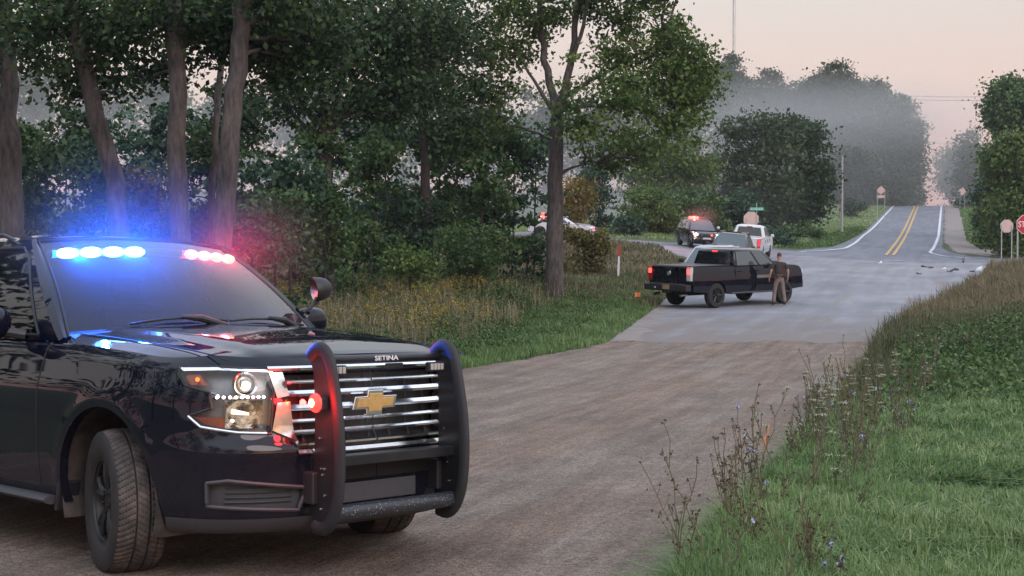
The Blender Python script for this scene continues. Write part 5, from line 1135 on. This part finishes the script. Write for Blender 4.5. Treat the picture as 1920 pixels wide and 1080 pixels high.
MB().box((-2.60, 0, 1.88), (.07, .3, .04)).build('brake_light', M_red, wq)
# far patrol SUV
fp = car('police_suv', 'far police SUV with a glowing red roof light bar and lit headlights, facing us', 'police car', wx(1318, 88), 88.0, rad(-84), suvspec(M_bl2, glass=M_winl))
for sg in (-1, 1):
    h_ = MB().box((.80, sg*.72, .86), (.16, .36, .15)).build('headlight', M_clr, fp, bevel=.03); lit('bulb', (.90, sg*.72, .86), .085, E_head, h_)
    MB().box((.88, sg*.80, .70), (.05, .10, .07)).build('turn_signal', E_amb, fp, bevel=.01)
    MB().tube([(.95, sg*.38, .35), (1.06, sg*.38, .45), (1.08, sg*.38, .85), (1.0, sg*.38, .98)], .035, 8, flat=((0, 1, 0), .7)).build('push_bar_upright', M_pla, fp, smooth=True)
MB().tube([(1.07, -.38, .55), (1.07, .38, .55)], .03, 8).build('push_bar_tube', M_pla, fp, smooth=True)
MB().box((.93, 0, .62), (.02, .5, .11)).build('number_plate', M_clr, fp)
bar = MB().box((-1.75, 0, 1.84), (.26, 1.20, .10)).build('light_bar', M_pla, fp, bevel=.03)
MB().box((-1.70, -.31, 1.845), (.22, .62, .16)).build('lit_lens', E_bar, bar, bevel=.03)
lit('grille_lamp', (.95, .28, .84), .06, E_pt, fp); lit('mirror_lamp', (-.78, -1.12, 1.18), .05, E_tail2, fp)
sp2 = MB().lathe([(.0004, -.06), (.09, -.03), (.1, .03), (.0004, .08)], 14, 'x', (-.55, 1.05, 1.30)).build('spotlight', M_clr, fp, smooth=True)
for sg in (-1, 1): MB().tube([(-1.3, sg*.58, 1.79), (-3.4, sg*.58, 1.79)], .02, 6).build('roof_rail', M_chd, fp)
lamp('bar_glow', (-1.45, -.3, 2.0), 520, (1, .02, .01), .05, fp); lamp('head_glow', (1.2, .72, .86), 6, (1, .95, .9), .05, fp); lamp('head_glow', (1.2, -.72, .86), 6, (1, .95, .9), .05, fp)
# white patrol car half hidden by leaves
wc = car('white_police_car', 'white police car half hidden behind the poplar trunk and bushes, red lights lit', 'police car', wx(1092, 97), 97.0, rad(-14),
         dict(wb=2.85, R=.35, sill=.28, W=.93, xf=.85, xr=-3.75, paint=M_whi, top=[(-3.8, .55), (-3.82, .85), (-3.7, .98), (-3.0, 1.0), (-.5, .96), (.3, .90), (.75, .80), (.87, .65), (.88, .45)], cab=(-.35, -3.4, -1.2, -2.95, .96, 1.43, .88, .62), win=((.14, .48), (.52, .88)),
              handles=(-1.5, -2.4), bits=[('grille', (.88, 0, .68), (.05, .9, .12), M_dark, .02)]))
b2 = MB().box((-2.75, 0, 1.53), (.28, 1.15, .09)).build('light_bar', M_pla, wc, bevel=.03)
for y_ in (-.45, .1): lit('lit_lens', (-2.60, y_, 1.54), .13, E_pt, b2)
lit('lit_lens', (-2.75, -.6, 1.54), .14, E_pt, b2, 'y')
for sg in (-1, 1):
    h_ = MB().box((.78, sg*.70, .70), (.16, .34, .12)).build('headlight', M_clr, wc, bevel=.03)
lit('corner_lamp', (.90, -.55, .72), .10, E_pt, wc); lit('blue_lamp', (.92, -.30, .62), .09, emit('lit_blue_point', (.1, .2, 1), 3.5), wc); lit('turn_lamp', (.3, -.95, .55), .05, emit('lit_amber_point', (1, .4, .05), 5), wc, 'y')
lamp('lamp_glow', (-2.75, -.9, 1.6), 20, (1, .05, .02), .05, wc); lamp('lamp_glow', (1.2, -.6, .8), 5, (1, .05, .02), .05, wc)

# ================================================================== the officer
def skinfig(name, verts, edges, mat, parent, root=0, sub=2):
    me = bpy.data.meshes.new(name); me.from_pydata([v[:3] for v in verts], edges, []); o_ = link(name, me, mat, parent)
    bm = bmesh.new(); bm.from_mesh(me); l_ = bm.verts.layers.skin.verify(); bm.verts.ensure_lookup_table()
    for i, v in enumerate(verts):
        r = v[3] if isinstance(v[3], tuple) else (v[3], v[3]); bm.verts[i][l_].radius = r; bm.verts[i][l_].use_root = (i == root)
    bm.to_mesh(me); bm.free()
    s_ = o_.modifiers.new('skin', 'SKIN'); s_.use_smooth_shade = True; s_.branch_smoothing = .6
    u_ = o_.modifiers.new('sub', 'SUBSURF'); u_.levels = sub; u_.render_levels = sub
    return o_
ox, oy = wx(1461, 48.1), 48.1
pz = G1(ox, oy)+.03
pr = empty('person', (ox, oy, pz), (0, 0, rad(6)), 'officer in dark brown shirt and tan trousers standing beside the black pickup, back turned', 'person')
M_skn = pm('skin', (.42, .24, .18), .55); M_sht = pm('dark_brown_shirt', (.035, .024, .024), .85, var=(.05, .036, .035), vs=8); M_trs = pm('taupe_trousers', (.24, .175, .165), .9, var=(.17, .125, .12), vs=7, bm_=(25, .3)); M_hair = pm('short_brown_hair', (.09, .045, .03), .8); M_bt = pm('black_leather', (.012, .012, .013), .5)
V = [(0, 0, .98, .10), (0, .0, 1.15, .10), (0, .0, 1.35, .12), (0, -.01, 1.50, .06), (0, 0, 1.57, .055), (0, .015, 1.66, (.072, .085)), (0, .015, 1.76, (.070, .085))]
E_ = [(0, 1), (1, 2), (2, 3), (3, 4), (4, 5), (5, 6)]
for s in (-1, 1):
    b_ = len(V); V += [(s*.17, 0, 1.46, .06), (s*.25, -.02, 1.36, .052), (s*.305, -.05, 1.16, .043), (s*(.315 if s > 0 else .345), .02, .95, .028), (s*(.31 if s > 0 else .345), .04, .885, (.020, .036))]; E_ += [(2, b_), (b_, b_+1), (b_+1, b_+2), (b_+2, b_+3), (b_+3, b_+4)]
    h = np.array(V[b_+4][:3])
    for k, (dy, L) in enumerate(((.030, .075), (.010, .085), (-.010, .08), (-.028, .062))):
        q = len(V); V += [(h[0], h[1]+dy, h[2]-.035, .0095), (h[0]-s*.012, h[1]+dy*1.1+.006, h[2]-.035-L*.5, .009), (h[0]-s*.03, h[1]+dy+.018, h[2]-.03-L*.9, .008)]; E_ += [(b_+4, q), (q, q+1), (q+1, q+2)]
    q = len(V); V += [(h[0]-s*.012, h[1]+.045, h[2]+.005, .010), (h[0]-s*.02, h[1]+.058, h[2]-.035, .009)]; E_ += [(b_+4, q), (q, q+1)]
    q = len(V); V += [(s*.10, 0, .92, .09), (s*.145, .03, .52, .055), (s*.19, -.02, .10, .04)]; E_ += [(0, q), (q, q+1), (q+1, q+2)]
skinfig('body', V, E_, M_skn, pr)
# shirt
V = [(0, 0, 1.02, (.185, .125)), (0, 0, 1.16, (.175, .12)), (0, 0, 1.33, (.20, .13)), (0, -.005, 1.45, (.16, .095)), (0, -.005, 1.52, (.075, .07))]; E_ = [(0, 1), (1, 2), (2, 3), (3, 4)]
for s in (-1, 1):
    b_ = len(V); V += [(s*.19, -.01, 1.44, .078), (s*.255, -.02, 1.34, .070), (s*.295, -.04, 1.22, .066)]; E_ += [(3, b_), (b_, b_+1), (b_+1, b_+2)]
skinfig('shirt', V, E_, M_sht, pr)
V = [(0, 0, 1.03, (.165, .12)), (0, 0, .93, (.175, .13))]; E_ = [(0, 1)]
for s in (-1, 1):
    b_ = len(V); V += [(s*.10, .0, .84, .105), (s*.145, .025, .54, .078), (s*.175, .0, .32, .070), (s*.20, -.03, .09, .070)]; E_ += [(1, b_), (b_, b_+1), (b_+1, b_+2), (b_+2, b_+3)]
skinfig('trousers', V, E_, M_trs, pr)
for s in (-1, 1): skinfig('boot', [(s*.20, -.04, .065, (.045, .05)), (s*.205, .06, .05, (.048, .042)), (s*.215, .17, .035, (.042, .028))], [(0, 1), (1, 2)], M_bt, pr)
mb = MB(); a = np.linspace(0, 2*np.pi, 33); mb.tube(np.stack([.182*np.cos(a), .135*np.sin(a), 1.03+0*a], -1), .022, 6, cap=False)
mb.build('belt', M_bt, pr, smooth=True)
for (x_, y_, z_, d_) in ((.195, .02, .93, (.05, .12, .24)), (-.19, .0, .98, (.05, .10, .12)), (-.10, -.13, .99, (.07, .04, .12)), (.07, -.135, 1.0, (.06, .04, .09))): MB().box((x_, y_, z_), d_).build('belt_pouch', M_bt, pr, bevel=.012)
hd = MB(); P = np.array([[(.077*math.cos(f)*math.cos(t), .0+.098*math.sin(f)*math.cos(t)-.008, 1.735+.098*math.sin(t)) for f in np.linspace(0, 2*np.pi, 25)] for t in np.linspace(-.25, np.pi/2, 10)]); hd.grid(P); hd.build('hair', M_hair, pr, smooth='all')
for s in (-1, 1): MB().lathe([(.0004, -.012), (.022, -.006), (.026, .004), (.0004, .008)], 12, 'x', (s*.083, .01, 1.70)).build('ear', M_skn, pr, smooth=True)

# ================================================================== signs, posts, wires, debris
M_alu = pm('pink_sheen_sign_back', (.56, .42, .39), .5, .2, var=(.48, .37, .35), vs=3); M_post = pm('galvanised_post', (.38, .42, .42), .6, .2, var=(.30, .34, .34), vs=10); M_sred = pm('stop_red', (.50, .012, .03), .45); M_swh = pm('sign_white', (.72, .68, .72), .5); M_grn = pm('street_sign_green', (.10, .36, .27), .5)  # sign backs carry the pink of the reflected sky in their colour
def octa(r): return [(r*math.cos(rad(22.5+45*k)), r*math.sin(rad(22.5+45*k))) for k in range(8)]
def face(yaw, x, y, z): return lambda p, h: (x+p[0]*math.cos(yaw)+h*math.sin(yaw), y+p[0]*math.sin(yaw)-h*math.cos(yaw), z+p[1])
# stop sign facing the gravel road (h>0 is towards us)
Y = 67; x = wx(1923, Y); b_ = np.array([x, Y, G1(x, Y)]); zc = CZ+(YH-421)/FPX*Y-b_[2]; ss = empty('stop_sign', tuple(b_), (0, 0, 0), 'red stop sign facing us at the right edge', 'sign')
MB().box((-.38, .05, zc/2-.1), (.07, .04, zc+.5)).build('post', M_post, ss)
pl = MB().prism(octa(.49), face(0, 0, 0, zc), 0, .006).build('plate', M_swh, ss); MB().prism(octa(.462), face(0, 0, 0, zc), .007, .011).build('red_face', M_sred, pl)
text('lettering', 'STOP', .40, Matrix.Translation((0, -.015, zc))@Matrix(((1, 0, 0, 0), (0, 0, -1, 0), (0, 1, 0, 0), (0, 0, 0, 1))), M_swh, pl, .002, .80)
def backsign(name, lab, px, py, Y, r, posts, base_off=0, shape='octa', catt='sign', yaw=0):
    x = wx(px, Y); gz = G1(x, Y); zc = CZ+(YH-py)/FPX*Y-gz; t = empty(name, (x, Y, gz), (0, 0, yaw), lab, catt)
    poly = octa(r) if shape == 'octa' else [(0, r), (r, 0), (0, -r), (-r, 0)]
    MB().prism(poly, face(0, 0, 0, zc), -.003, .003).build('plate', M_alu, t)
    for q in posts: MB().box((q, -.03, zc/2-.1), (.06, .035, zc+(.2 if r > .4 else 0)+.1)).build('post', M_post, t)
    return t, zc
t1, zc = backsign('stop_sign', 'bare pinkish back of a stop sign below the green street name sign', 1408, 411, 86, .50, (-.30, .33))
MB().box((.33, -.02, zc+.50), (.05, .03, 1.0)).build('top_post', M_post, t1)
nm_ = empty('street_name_sign', tuple(np.array(t1.location)+[.33, 0, zc+.63]), (0, 0, 0), 'small green street name sign on top of the left stop sign post', 'sign')
MB().box((0, -.06, 0), (.86, .015, .20)).build('plate', M_grn, nm_, bevel=.004)
pal = pm('street_sign_pale_legend', (.30, .58, .50), .5)
for i_, (x_, w_) in enumerate(((-.30, .12), (-.14, .10), (.0, .13), (.17, .1), (.31, .11))): MB().box((x_, -.071, -.01+.01*(i_ % 2)), (w_, .004, .07)).build('legend_stroke', pal, nm_)
backsign('stop_sign', 'bare back of a stop sign on two posts, left of the red one', 1887, 424, 94, .47, (-.36, .33))
dg, zc = backsign('warning_sign', 'back of a diamond warning sign on two posts beside the highway, left', 1651, 357, 158, .52, (-.42, .42), shape='dia')
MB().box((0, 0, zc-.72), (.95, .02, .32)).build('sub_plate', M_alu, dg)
backsign('warning_sign', 'faint back of a diamond warning sign in the haze right of the highway', 1803, 359, 190, .60, (-.3, .3), shape='dia')
Y = 135; x = wx(1578, Y); zb_ = G1(x, Y); up_ = empty('utility_pole', (x, Y, zb_), (0, 0, 0), 'slim pale utility pole on the grass slope left of the highway', 'pole')
H = CZ+(YH-293)/FPX*Y-zb_; MB().tube([(0, 0, -.3), (0, 0, H)], [.13, .09], 10).build('shaft', pm('pale_pole', (.42, .40, .40), .8), up_, smooth=True); MB().box((0, 0, H+.02), (.2, .2, .05)).build('cap', M_post, up_)
Y = 59; x = wx(1159, Y); zb_ = G1(x, Y); H = CZ+(YH-462)/FPX*Y-zb_; mk = empty('marker_post', (x, Y, zb_), (0, rad(2), 0), 'slim white marker post with a red top in the meadow', 'post')
MB().box((0, 0, H*.33), (.085, .03, H*.66+.1)).build('white_shaft', M_swh, mk, bevel=.006); MB().box((0, -.002, H*.66+.17*H+.05), (.12, .03, H*.34)).build('red_top', pm('faded_red', (.42, .05, .04), .6), mk, bevel=.01)
Y = 170; x = wx(1525, Y); MB().box((0, 0, .5), (.14, .1, 1.2)).build('marker_post', M_swh, None, bevel=.01); o_ = bpy.context.scene.objects['marker_post.001']; o_.location = (x, Y, G1(x, Y)); tag(o_, 'tiny white post on the lawn left of the utility pole', 'post')
# survey flags
M_org = pm('orange_flag', (.75, .20, .06), .6)
for (px, py, Y, lab) in ((1191, 553, 46, 'small orange flag in the grass left of the black pickup'),):
    x = wx(px, Y); z0 = G1(x, Y); f_ = empty('survey_flag', (x, Y, z0), (0, 0, 0), lab, 'flag'); hz = CZ+(YH-py)/FPX*Y-z0
    MB().tube([(0, 0, 0), (0, 0, hz+.08)], .005, 5).build('wire', M_post, f_); P = np.array([[(u_*.17, .03*math.sin(u_*5), hz-.06+v_*.14) for v_ in (0, 1)] for u_ in np.linspace(0, 1, 6)]); MB().grid(P).build('flag', M_org, f_, smooth='all')
Y = 12.1; x = wx(1428, Y); z0 = G1(x, Y); f_ = empty('survey_stake', (x, Y, z0), (0, rad(9), 0), 'thin orange tipped stake leaning among the chicory at the gravel edge', 'stake')
MB().tube([(0, 0, -.05), (.01, 0, .14)], .007, 6).build('shaft', pm('bare_wood', (.42, .26, .12), .8), f_, smooth=True); MB().tube([(.01, 0, .14), (.0, 0, .20), (.02, 0, .27), (.014, 0, .33)], [.009, .012, .007, .008], 6).build('painted_tip', pm('orange_paint', (.85, .33, .15), .6, var=(.7, .22, .1), vs=30), f_, smooth=True)
# mast and wires
Y = 330; x = wx(1374, Y); mz = G1(x, Y); mh = CZ+(YH+60)/FPX*Y-mz; ms = empty('radio_mast', (x, Y, mz), (0, 0, 0), 'thin lattice radio mast rising over the hill wood', 'mast')
mb = MB()
for q in range(3): a = q*2.094; mb.tube([(.3*math.cos(a), .3*math.sin(a), 0), (.3*math.cos(a), .3*math.sin(a), mh)], .05, 4)
for k in range(0, int(mh/1.6)):
    a, b2_ = (k % 3)*2.094, ((k+1) % 3)*2.094; mb.tube([(.3*math.cos(a), .3*math.sin(a), k*1.6), (.3*math.cos(b2_), .3*math.sin(b2_), k*1.6+1.6)], .03, 3)
mb.build('lattice', pm('mast_steel', (.22, .2, .2), .6), ms)
Mw = pm('wire_grey', (.16, .13, .14), .6)
for (y0, y1, r, lab) in ((171, 176, .045, 'upper overhead wire crossing the pink sky above the highway'), (177, 183, .045, 'second overhead wire, just below the upper one'), (258, 263, .03, 'lowest faint wire crossing the bright gap over the highway')):
    Y = 290; mb = MB(); u_ = np.linspace(0, 1, 24); a_, b_ = wp(1560, y0, Y), wp(1990, y1, Y-20); P = a_+(b_-a_)*u_[:, None]; P[:, 2] -= 1.0*(4*u_*(1-u_)); o_ = mb.tube(P, r, 5).build('power_line', Mw, None, smooth=True); tag(o_, lab, 'wire', 'overhead wires across the highway')
# crash debris
def deb(px, py, Y, d, mt, lab, yaw=0, nm='debris', group=None):
    x = wx(px, Y); z = G1(x, Y); P = []; n = 9
    for i in range(n):
        u_ = i/(n-1); P.append([(d[0]*(u_-.5), d[1]*(v-.5)*(.6+.8*math.sin(3.1*u_)), d[2]*(math.sin(3.14*v)*(.6+.5*math.sin(5*u_+px)))) for v in np.linspace(0, 1, 5)])
    o_ = MB().grid(np.array(P)).build(nm, mt, None, smooth='all'); o_.location = (x, Y, z+.03); o_.rotation_euler = (rad(3), 0, yaw); so_ = o_.modifiers.new('thick', 'SOLIDIFY'); so_.thickness = .02; tag(o_, lab, 'car part' if 'bumper' in nm else 'debris', group)
deb(1847, 507, 72, (1.0, .55, .26), M_whi, 'torn white bumper lying at the right edge of the junction', rad(-35), 'torn_bumper')
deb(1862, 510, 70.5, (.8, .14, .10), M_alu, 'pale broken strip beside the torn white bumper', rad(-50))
deb(1789, 505, 73, (.5, .2, .10), M_pla, 'longer black plastic shard in the middle of the junction', rad(5)); deb(1781, 508, 71.5, (.3, .2, .1), M_pla, 'small black lump just below the longer black shard'); deb(1735, 500, 76, (.45, .15, .08), M_pla, 'thin dark shard left of the longer black one', rad(-15)); deb(1745, 503, 74.5, (.3, .15, .08), M_gpl, 'grey shard nearest the thin dark one', rad(-10))
deb(1723, 514, 68, (.22, .2, .06), M_pla, 'lone small dark scrap nearest us on the apron'); deb(1650, 490, 80, (.22, .2, .12), M_swh, 'tiny white fragment near the end of the yellow line'); deb(1770, 504, 73.4, (.25, .1, .08), M_swh, 'tiny white chip left of the longer black shard'); deb(1806, 491, 82, (.1, .1, .35), M_pla, 'small dark upright bit on the cross road'); deb(1828, 506, 72.4, (.6, .12, .06), M_gpl, 'flat grey sliver left of the torn bumper', rad(8))

# ================================================================== air
def volume(name, mb, col, dens, kind='stuff', lab=None, aniso=.2, soft=None, pw=1.0):
    m, n, b, o = newmat(name+'_air'); n.nodes.remove(b); v = n.nodes.new('ShaderNodeVolumePrincipled'); v.inputs['Color'].default_value = (*col, 1); v.inputs['Density'].default_value = dens; v.inputs['Anisotropy'].default_value = aniso
    if soft:    # thins out towards the edge of the wisp
        t = n.nodes.new('ShaderNodeTexCoord'); mp = n.nodes.new('ShaderNodeMapping'); mp.vector_type = 'TEXTURE'; mp.inputs['Location'].default_value = soft[0]; mp.inputs['Scale'].default_value = soft[1]
        ln = n.nodes.new('ShaderNodeVectorMath'); ln.operation = 'LENGTH'; mr_ = n.nodes.new('ShaderNodeMapRange'); n.links.new(t.outputs['Object'], mp.inputs[0]); n.links.new(mp.outputs[0], ln.inputs[0]); n.links.new(ln.outputs['Value'], mr_.inputs[0])
        mr_.inputs[1].default_value = 0; mr_.inputs[2].default_value = 1; mr_.inputs[3].default_value = 1; mr_.inputs[4].default_value = 0
        p_ = n.nodes.new('ShaderNodeMath'); p_.operation = 'POWER'; n.links.new(mr_.outputs[0], p_.inputs[0]); p_.inputs[1].default_value = pw
        q_ = n.nodes.new('ShaderNodeMath'); q_.operation = 'MULTIPLY'; n.links.new(p_.outputs[0], q_.inputs[0]); q_.inputs[1].default_value = dens; n.links.new(q_.outputs[0], v.inputs['Density'])
    n.links.new(v.outputs[0], o.inputs['Volume']); o_ = mb.build(name, m, None); tag(o_, lab, None, None, kind); return o_
volume('haze', MB().box((0, 250, 40), (850, 550, 112)), (.80, .84, .92), .0003, lab='thin dawn haze filling the air over the whole place')
def ell(c, r, n=24):
    mb = MB(); prof = [(max(.0005, math.cos(t)), math.sin(t)) for t in np.linspace(-np.pi/2, np.pi/2, 14)]; k = MB().lathe(prof, n, 'z'); V = np.concatenate(k.v)*np.array(r)+np.array(c); return mb.add(V, k.f)
FOG = [((48, 218, 15), (50, 45, 15), .020), ((15, 235, 20), (60, 50, 16), .016), ((88, 250, 8), (30, 50, 12), .010), ((-40, 165, 8), (90, 60, 17), .014), ((48, 195, 21), (34, 26, 6), .018), ((12, 132, 5.5), (17, 22, 4.0), .022)]
for c, r, d in FOG: volume('fog_bank', ell(c, r), (1, 1, 1), d, soft=(c, r), lab='bank of drifting ground fog among the far trees')
for (c, r, d) in (((-2.35, 8.05, 1.80), (1.15, .85, .60), .16), ((-1.72, 8.9, 1.77), (.75, .7, .45), .14), ((-.75, 6.95, .95), (.36, .36, .34), .40)):
    volume('glow_volume', ell(c, r), (1, 1, 1), d, soft=(c, r), pw=2.0, lab='small volume added to scatter a glow around the lit emergency lamps')  # invented scattering volumes that give the lamps a bloom-like halo
c = (wx(1312, 87), 86.6, G1(wx(1312, 87), 87)+1.95); volume('glow_volume', ell(c, (1.6, 1.4, 1.1)), (1, 1, 1), .18, soft=(c, (1.6, 1.4, 1.1)), pw=2.0, lab='small volume added to scatter a glow around the far red light bar')  # added volume, there to give the far bar its red halo
